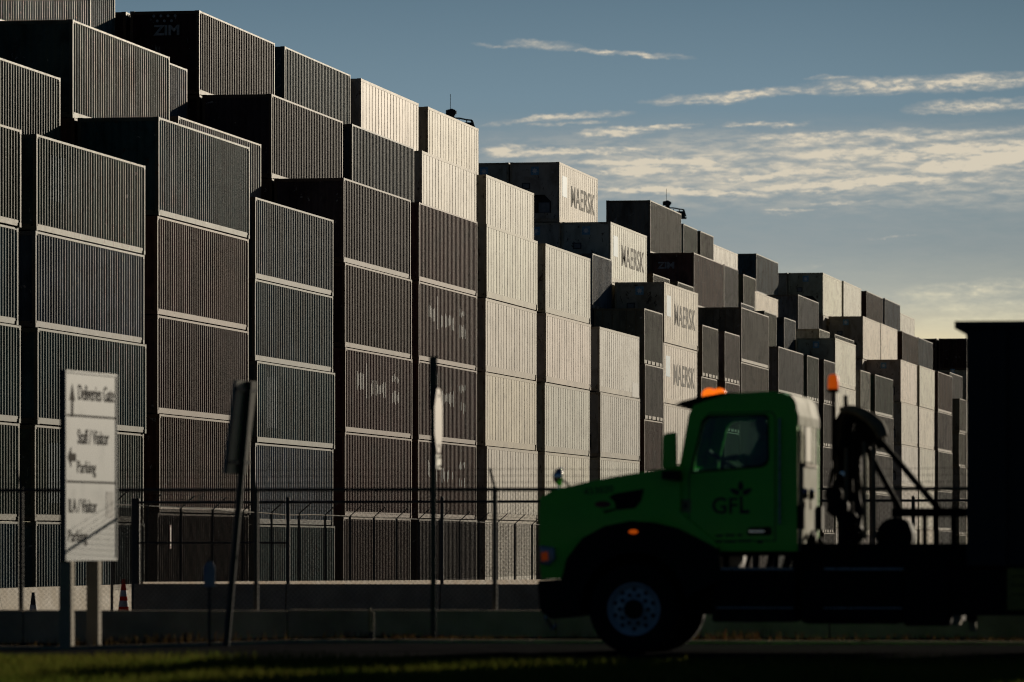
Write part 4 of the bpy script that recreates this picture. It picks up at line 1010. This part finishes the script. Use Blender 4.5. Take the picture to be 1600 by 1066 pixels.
    # hood mirror (chrome, on the far fender top)
    for w in (0.25,):
        cxm, czm = tp(872, 745, 0.2); b = MB(); b.lathe((cxm - .07, w, czm), (1, 0.1, 0), [(0, .005), (.01, .05), (.05, .095), (.10, .105), (.11, .10), (.112, 0)], 'chrome', 18)
        mo = b.build('hood_mirror', root, smooth=True)
        b = MB(); b.tube([(cxm + .03, w, czm - .02), (cxm + .14, w, czm - .12), (cxm + .18, w, czm - .24)], .012, 'black_plastic', 6); b.rod((cxm, w, czm - .2), (cxm, w, czm - .08), .014, 'chrome', 6); b.build('mirror_arm', mo)
        if w > 1: mo.location = (0, 0, -0.02)
    # wheels
    def wheel(u, w_out, w_in, name='wheel'):
        sgn = -1 if w_in > w_out else 1
        r = 0.512; cz_ = 0.512; wo = w_out; d_ = 1 if w_in > w_out else -1; wd = abs(w_in - w_out)
        wr = empty(name, (u, wo, cz_)); wr.parent = root; wr.location = (u, wo, cz_)
        b = MB(); b.lathe((0, 0, 0), (0, d_, 0), [(0.02, .302), (0.0, .33), (0.0, .45), (.02, .495), (.05, r), (wd - .05, r), (wd - .02, .495), (wd, .45), (wd, .30), (0.02, .302)], 'rubber', 48)
        for i in range(40):
            a = 2 * math.pi * i / 40
            b.box((0, 0, 0), (0, 0, 0), 'rubber') if False else None
        b.build('tyre', wr, smooth=True)
        b = MB(); b.lathe((0, 0, 0), (0, d_, 0), [(.018, .302), (.012, .296), (.03, .285), (.05, .262), (.10, .245), (.035, .20), (.03, .13), (.02, .115), (-.01, .10), (-.02, .06), (-.022, 0)], 'wheel_steel', 40); b.build('rim', wr, smooth=True)
        b = MB()
        for i in range(10):
            a = 2 * math.pi * (i + .5) / 10; y = .058 * d_ + (-.004 * d_); b.lathe((.222 * math.cos(a), .055 * d_, .222 * math.sin(a)), (0, -d_, 0), [(0, .024), (.012, .024), (.012, 0)], 'black_plastic', 10)
            b.lathe((.165 * math.cos(a + .3), .028 * d_, .165 * math.sin(a + .3)), (0, -d_, 0), [(0, .024), (.035, .020), (.035, 0)], 'black_plastic', 6)
        b.lathe((0, -.02 * d_, 0), (0, -d_, 0), [(-.02, .112), (.03, .10), (.045, .06), (.045, 0)], 'black_plastic', 20); b.build('hub', wr)
    wheel(0, 0.0, 0.31); wheel(0, 2.40, 2.09)
    for u in (4.95, 6.3): wheel(u, 0.0, 0.62); wheel(u, 2.40, 1.78)
    b = MB(); b.rod((0, .3, .50), (0, 2.1, .50), .06, K, 8)
    for u in (4.95, 6.3): b.rod((u, .5, .50), (u, 1.9, .50), .10, K, 8)
    b.build('axle', root)
    # chassis, tanks, steps
    b = MB(); b.box((-0.85, .75, .72), (8.0, .84, .98), K); b.box((-0.85, 1.56, .72), (8.0, 1.65, .98), K)
    for u in (-.5, .8, 1.8, 3.0, 4.2, 5.6, 7.2): b.box((u, .84, .76), (u + .08, 1.56, .94), K)
    b.build('chassis_rail', root)
    tk = lambda x: tp(x, 900, 0.05)[0]
    zt_, zl_ = tp(1200, 889, 0.05)[1], tp(1200, 975, 0.05)[1]
    b = MB(); b.box((tk(1112), 0.06, zl_ + .02), (tk(1242), 0.72, zt_), K); b.build('battery_box', root, bevel=0.03)
    b = MB(); b.box((tk(1248), 0.06, zl_), (tk(1412), 0.72, zt_), K); b.build('fuel_tank', root, bevel=0.09)
    b = MB(); b.box((tk(1118), 0.02, zt_ - .012), (tk(1240), 0.058, zt_ + .012), 'steel_line'); b.box((tk(1120), 0.0, tp(1200, 951)[1]), (tk(1240), 0.058, tp(1200, 949)[1]), 'steel_line')
    b.box((tk(1288), 0.02, zt_ - .012), (tk(1412), 0.058, zt_ + .012), 'steel_line'); b.box((tk(1288), 0.0, tp(1200, 951)[1]), (tk(1410), 0.058, tp(1200, 949)[1]), 'steel_line'); b.build('step_edge', root)
    b = MB()
    for i, x in enumerate((1128, 1160, 1176, 1194, 1206, 1219, 1226)):
        b.rod((tk(x), .4, tp(x, 886)[1]), (tk(x + 6 * (i % 2)), .5, tp(x, 864)[1]), .03, K, 6)
    b.box((tk(1100), .3, tp(1200, 868)[1]), (tk(1246), .6, tp(1200, 863)[1]), K); b.build('cab_mount', root)
    b = MB(); b.box((tk(1412), 0.06, zl_ - .02), (tk(1482), 0.6, zt_ + .1), K); b.box((tk(1412), 1.8, zl_), (tk(1482), 2.34, zt_ + .1), K); b.box((tk(1112), 1.7, zl_ + .02), (tk(1412), 2.34, zt_), K); b.build('side_skirt', root, bevel=0.02)
    # tower behind the cab: exhaust, air filter, hydraulic column
    b = MB(); pts = [tp(x, y, 0.9) for x, y in ((1322, 860), (1320, 760), (1320, 690), (1326, 655), (1346, 652), (1366, 668), (1380, 700))]
    b.sweep([(u, 0.9, z) for u, z in pts], [.10, .10, .09, .09, .09, .08, .07], K); st = b.build('exhaust_stack', root, smooth=True)
    b = MB(); p3 = [tp(x, y, 0.72) for x, y in ((1312, 641), (1332, 640), (1354, 650), (1372, 666), (1380, 684))]; b.sweep([(u, 0.72, z) for u, z in p3], [.03, .05, .065, .08, .065], 'tank_tan'); b.build('exhaust_elbow', st, smooth=True)
    b = MB(); b.prism(TP([(1303, 660), (1316, 640), (1345, 650), (1372, 690), (1350, 700), (1340, 740), (1342, 840), (1330, 850), (1316, 850), (1306, 780)], 1.3), [], 1.2, 1.75, K); b.build('hoist_column', root, bevel=0.03)
    b = MB()
    for x0, y0, x1, y1, r_, w in ((1350, 690, 1352, 842, .022, .7), (1364, 700, 1366, 842, .026, .7), (1322, 700, 1322, 842, .02, .6), (1337, 690, 1338, 842, .03, .75)):
        a, c = tp(x0, y0, w), tp(x1, y1, w); b.rod((a[0], w, a[1]), (c[0], w, c[1]), r_, 'tank_tan' if r_ < .027 else K, 8)
    b.build('hydraulic_pipe', root)
    for (x0, y0, x1, y1, w) in ((1372, 684, 1468, 797, 0.8), (1335, 664, 1412, 806, 1.4)):
        a, c = tp(x0, y0, w), tp(x1, y1, w); b = MB(); b.rod((a[0], w, a[1]), (c[0], w, c[1]), .036, K, 10); b.build('strut', root)
    b = MB(); c0, c1 = tp(1395, 801, 1.1), tp(1530, 801, 1.1); b.box((c0[0], .95, c0[1] - .05), (c1[0], 1.25, c0[1] + .05), K)
    c0, c1 = tp(1244, 852, 1.0), tp(1560, 850, 1.0); b.box((c0[0], .55, c0[1] - .28), (c1[0] + 5, 1.85, c0[1] + .02), K)
    c = tp(1400, 838, 0.9); b.lathe((c[0], .7, c[1]), (0, 1, 0), [(0, 0), (0, .21), (.5, .21), (.5, 0)], K, 20)
    for x, w in ((1445, .7), (1462, .9), (1490, .7)): p = tp(x, 812, w); b.rod((p[0], w, p[1] - .3), (p[0], w, p[1] + .08), .03, K, 6)
    b.build('subframe', root)
    b = MB()
    for (cx, cy, rr, w) in ((1302, 772, .10, .5), (1308, 792, .12, .55), (1326, 812, .10, .5), (1330, 835, .13, .55)):
        p = tp(cx, cy, w); b.lathe((p[0], w, p[1]), (0, 1, 0), [(0, 0), (0, rr * .8), (.03, rr), (.3, rr), (.33, 0)], K, 18)
    pts = [(1312, 740), (1302, 765), (1306, 800), (1318, 830), (1314, 852)]; b.tube([(tp(x, y, .4)[0], .4, tp(x, y, .4)[1]) for x, y in pts], .03, 'rubber', 8)
    pts = [(1330, 770), (1345, 800), (1340, 830), (1328, 850)]; b.tube([(tp(x, y, .4)[0], .4, tp(x, y, .4)[1]) for x, y in pts], .025, 'rubber', 8)
    hr = random.Random(4)
    for i in range(16):
        x0, y0 = hr.uniform(1298, 1345), hr.uniform(650, 780); x1, y1 = x0 + hr.uniform(-14, 16), y0 + hr.uniform(40, 95); w = hr.uniform(.45, 1.2)
        pp = [tp(x0, y0, w), tp((x0 + x1) / 2 + hr.uniform(-8, 8), (y0 + y1) / 2, w), tp(x1, min(y1, 852), w)]
        b.sweep([(u, w, z) for u, z in pp], [.016] * 3, 'rubber', 6)
    p = tp(1316, 741, .5); b.lathe((p[0], .5, p[1]), (0, -1, 0), [(0, .03), (.02, .03), (.02, 0)], 'chrome', 10); b.build('hose_bundle', root, smooth=False)
    p = tp(1302, 640, 1.0); b = MB(); b.tube([(p[0], 1.0, tp(1302, 720, 1.0)[1]), (p[0], 1.0, tp(1302, 610, 1.0)[1])], .022, K, 8); b.tube([(tp(1322, 645, 1.0)[0], 1.0, tp(1322, 645, 1.0)[1]), (tp(1321, 612, 1.0)[0], 1.0, tp(1321, 618, 1.0)[1])], .025, K, 8); bpst = b.build('beacon_post', root)
    p = tp(1302, 608, 1.0); b = MB(); b.lathe((p[0], 1.0, p[1]), (0, 0, 1), [(0, .06), (.03, .062), (.14, .058), (.165, .035), (.17, 0)], 'amber_dim', 18); b.lathe((p[0], 1.0, p[1] - .04), (0, 0, 1), [(0, .065), (.04, .065)], 'black_plastic', 18); b.build('beacon', bpst, smooth=True)
    # the bin carried on the hoist
    box = [(1510, 880), (1510, 522), (1494, 514), (1492, 503)]
    w0, w1 = 0.0, 2.42; uF, zT = tp(1510, 505, 0.0); zB = tp(1510, 884, 0.0)[1]; uE = uF + 6.4
    bin_ = empty('roll_off_bin', root.matrix_world @ Vector((0, 0, 0)) if False else TO, -TH)
    b = MB()
    for (y0, y1) in ((w0, w0 + .06), (w1 - .06, w1)): b.box((uF, y0, zB), (uE, y1, zT - .05), 'box_steel')
    b.build('side_wall', bin_)
    b = MB(); b.box((uF, w0 + .0601, zB), (uF + .06, w1 - .0601, zT - .05), 'box_steel'); b.box((uE - .06, w0 + .0601, zB), (uE, w1 - .0601, zT - .05), 'box_steel'); b.build('end_wall', bin_)
    b = MB(); b.box((uF + .06, w0 + .06, zB + .001), (uE - .06, w1 - .06, zB + .06), 'box_steel'); b.build('floor_plate', bin_)
    b = MB(); f0 = tp(1492, 503, 0)[0]
    b.prism([(f0, zT + .02), (f0, zT - .06), (uF - .001, zT - .13), (uF - .001, zT - .049), (uF + .1, zT - .049), (uF + .1, zT + .02)], [], w0 - .04, w1 + .04, 'box_steel')
    for (y0, y1) in ((w0 - .05, w0 + .08), (w1 - .08, w1 + .05)): b.box((uF + .1, y0, zT - .049), (uE + .05, y1, zT + .02), 'box_steel')
    b.build('rim', bin_)
    b = MB()
    for i in range(10):
        for ya, yb in ((w0 - .07, w0 - .001), (w1 + .001, w1 + .07)):
            b = MB(); u = uF + .35 + i * .62; b.box((u, ya, zB), (u + .10, yb, zT - .06), 'box_steel'); b.build('side_rib', bin_)
    tag(bin_, 'black open-top steel bin cut off by the right edge of the photo', 'bin')
    # brackets, mud flap and yellow plate under the bin
    b = MB(); a = tp(1497, 965, .3); b.prism(TP([(1488, 978), (1492, 962), (1501, 953), (1500, 976)], .3), [], .1, .5, 'tank_tan'); b.build('bracket', root)
    b = MB(); b.prism(TP([(1513, 984), (1513, 933), (1524, 933), (1525, 986), (1519, 988)], .3), [], .3, .36, 'tank_tan'); b.prism(TP([(1511, 970), (1511, 962), (1527, 962), (1527, 970)], .3), [], .22, .299, K); b.build('mud_flap', root)
    b = MB(); b.prism(TP([(1574, 953), (1574, 888), (1640, 888), (1640, 953)], 0), [], -.02, .0, 'yellow_paint')
    for y in (900, 914, 928): b.prism(TP([(1580, y + 1.5), (1580, y), (1640, y), (1640, y + 1.5)], 0), [], -.024, -.0205, K)
    b.build('side_plate', root)
    b = MB(); b.box((tp(1482, 900)[0], .1, tp(1482, 962)[1]), (tp(1660, 900)[0], .7, 1.1), K); b.box((4.3, .05, 1.06), (7.0, .7, 1.12), K); b.box((4.3, 1.7, 1.06), (7.0, 2.35, 1.12), K); b.build('mudguard', root)
    # seats and steering wheel
    su, sz = tp(1190, 760, .6)
    for w in (.42, 1.5):
        b = MB(); b.box((su - .42, w, sz - .12), (su + .10, w + .5, sz + .02), 'seat_grey'); b.prism([(su + .04, sz), (su + .17, sz), (su + .26, sz + .62), (su + .15, sz + .62)], [], w, w + .5, 'seat_grey'); b.box((su + .17, w + .12, sz + .63), (su + .27, w + .38, sz + .82), 'seat_grey'); b.build('seat', root, bevel=0.03)
    b = MB(); hu, hz = tp(1132, 722, .6); ax = Vector((-.55, 0, -.83)).normalized(); u1 = Vector((0, 1, 0)); v1 = ax.cross(u1); c = Vector((hu, .66, hz)); R_ = .22
    pts = [tuple(c + (u1 * math.cos(t) + v1 * math.sin(t)) * R_) for t in np.linspace(0, 2 * math.pi, 25)]; b.tube(pts, .016, 'black_plastic', 6)
    b.rod(tuple(c), tuple(c + ax * .4), .025, 'black_plastic', 8); b.rod(pts[0], pts[12], .014, 'black_plastic', 6); b.build('steering_wheel', root)
    tag(root, 'dark green conventional truck cab and chassis driving left with a hoist behind', 'truck')
    return su, sz, (hu, hz)
SEAT = truck()

# ------------------------------------------------------------------ driver
def skin_body(name, verts, edges, radii, mat, parent, sub=2, root_i=0):
    me = bpy.data.meshes.new(name); me.from_pydata(verts, edges, []); o = bpy.data.objects.new(name, me); COL.objects.link(o)
    sk = o.modifiers.new('skin', 'SKIN'); o.modifiers.new('sub', 'SUBSURF').levels = sub; o.modifiers['sub'].render_levels = sub
    sk.use_smooth_shade = True
    lay = me.skin_vertices[0].data
    for i, r_ in enumerate(radii): lay[i].radius = (r_, r_) if isinstance(r_, float) else r_; lay[i].use_root = (i == root_i)
    bpy.context.view_layer.update()
    m2 = bpy.data.meshes.new_from_object(o.evaluated_get(bpy.context.evaluated_depsgraph_get())); bpy.data.objects.remove(o)
    m2.materials.clear(); m2.materials.append(M[mat]); m2.polygons.foreach_set('use_smooth', [True] * len(m2.polygons))
    n = bpy.data.objects.new(name, m2); COL.objects.link(n); n.parent = parent; return n
def driver():
    su, sz, (hu, hz) = SEAT; y = .67
    root = empty('person', TO, -TH)
    hip = (su - .02, y, sz + .10); ch = (su + .03, y, sz + .38); nk = (su + .02, y, sz + .56); hd = (su - .02, y, sz + .70); ht = (su - .03, y, sz + .80)
    V = [hip, (su, y, sz + .22), ch, (su + .03, y, sz + .48), nk, hd, ht]; E = [(0, 1), (1, 2), (2, 3), (3, 4), (4, 5), (5, 6)]; Rr = [(.15, .13), (.14, .12), (.17, .12), (.13, .10), .058, (.085, .075), (.07, .065)]
    for s in (-1, 1):
        b = len(V); V += [(su + .03, y + s * .19, sz + .46), (su - .12, y + s * .25, sz + .24), (hu + .16, y + s * .2, hz + .06), (hu + .02, y + s * .19, hz + .03), (hu - .03, y + s * .18, hz + .03)]
        E += [(3, b), (b, b + 1), (b + 1, b + 2), (b + 2, b + 3), (b + 3, b + 4)]; Rr += [.065, .05, .035, (.035, .02), (.03, .016)]
        f = len(V)
        for j, dy in enumerate((-.03, -.01, .012, .032)):
            V += [(hu - .065, y + s * .18 + dy, hz + .035), (hu - .075, y + s * .18 + dy, hz + .0), (hu - .05, y + s * .18 + dy, hz - .02)]; k = f + 3 * j
            E += [(b + 4, k), (k, k + 1), (k + 1, k + 2)]; Rr += [.011, .009, .008]
        t = len(V); V += [(hu - .005, y + s * .13, hz + .02), (hu - .03, y + s * .115, hz + .0)]; E += [(b + 3, t), (t, t + 1)]; Rr += [.012, .010]
        l = len(V); V += [(su - .05, y + s * .10, sz + .09), (su - .50, y + s * .14, sz + .10), (su - .56, y + s * .14, sz - .32), (su - .74, y + s * .14, sz - .36)]
        E += [(0, l), (l, l + 1), (l + 1, l + 2), (l + 2, l + 3)]; Rr += [.095, .07, .05, .04]
    body = skin_body('body', V, E, Rr, 'skin', root)
    # face
    b = MB(); hx, hz_ = su - .02, sz + .72
    b.prism([(hx - .085, hz_ + .02), (hx - .118, hz_ - .02), (hx - .085, hz_ - .03)], [], y - .013, y + .013, 'skin')
    b.box((hx - .098, y - .025, hz_ - .062), (hx - .085, y + .025, hz_ - .052), 'emblem_red')
    for s in (-1, 1):
        b.lathe((hx - .086, y + s * .032, hz_ + .022), (-1, 0, 0), [(0, .012), (.006, .008), (.008, 0)], 'hair_dark', 8)
        b.lathe((hx + .01, y + s * .078, hz_ + .0), (0, s, 0), [(0, .03), (.012, .026), (.014, 0)], 'skin', 10)
    b.build('face', root)
    b = MB(); b.lathe((hx + .01, y, hz_ + .02), (0.12, 0, 1), [(0.02, .098), (.05, .1), (.09, .085), (.115, .05), (.122, 0)], 'hair_dark', 16)
    b.prism([(hx - .16, hz_ + .045), (hx - .07, hz_ + .065), (hx - .07, hz_ + .05), (hx - .16, hz_ + .035)], [], y - .07, y + .07, 'hair_dark'); b.build('cap', root, smooth=False)
    Vt = [(su - .02, y, sz + .07), (su, y, sz + .22), (su + .03, y, sz + .40), (su + .03, y, sz + .50)]; Et = [(0, 1), (1, 2), (2, 3)]; Rt = [(.17, .15), (.165, .14), (.20, .14), (.14, .11)]
    for s in (-1, 1):
        b_ = len(Vt); Vt += [(su + .03, y + s * .20, sz + .46), (su - .12, y + s * .26, sz + .24), (hu + .2, y + s * .21, hz + .08)]; Et += [(3, b_), (b_, b_ + 1), (b_ + 1, b_ + 2)]; Rt += [.082, .068, .05]
    skin_body('shirt', Vt, Et, Rt, 'shirt_green', root)
    Vp = [(su - .02, y, sz + .08)]; Ep = []; Rp = [(.17, .14)]
    for s in (-1, 1):
        l = len(Vp); Vp += [(su - .08, y + s * .10, sz + .09), (su - .50, y + s * .14, sz + .10), (su - .56, y + s * .14, sz - .28)]; Ep += [(0, l), (l, l + 1), (l + 1, l + 2)]; Rp += [.11, .085, .065]
    skin_body('trousers', Vp, Ep, Rp, 'trousers', root)
    tag(root, 'person in a green shirt and dark cap driving the truck', 'person')
driver()
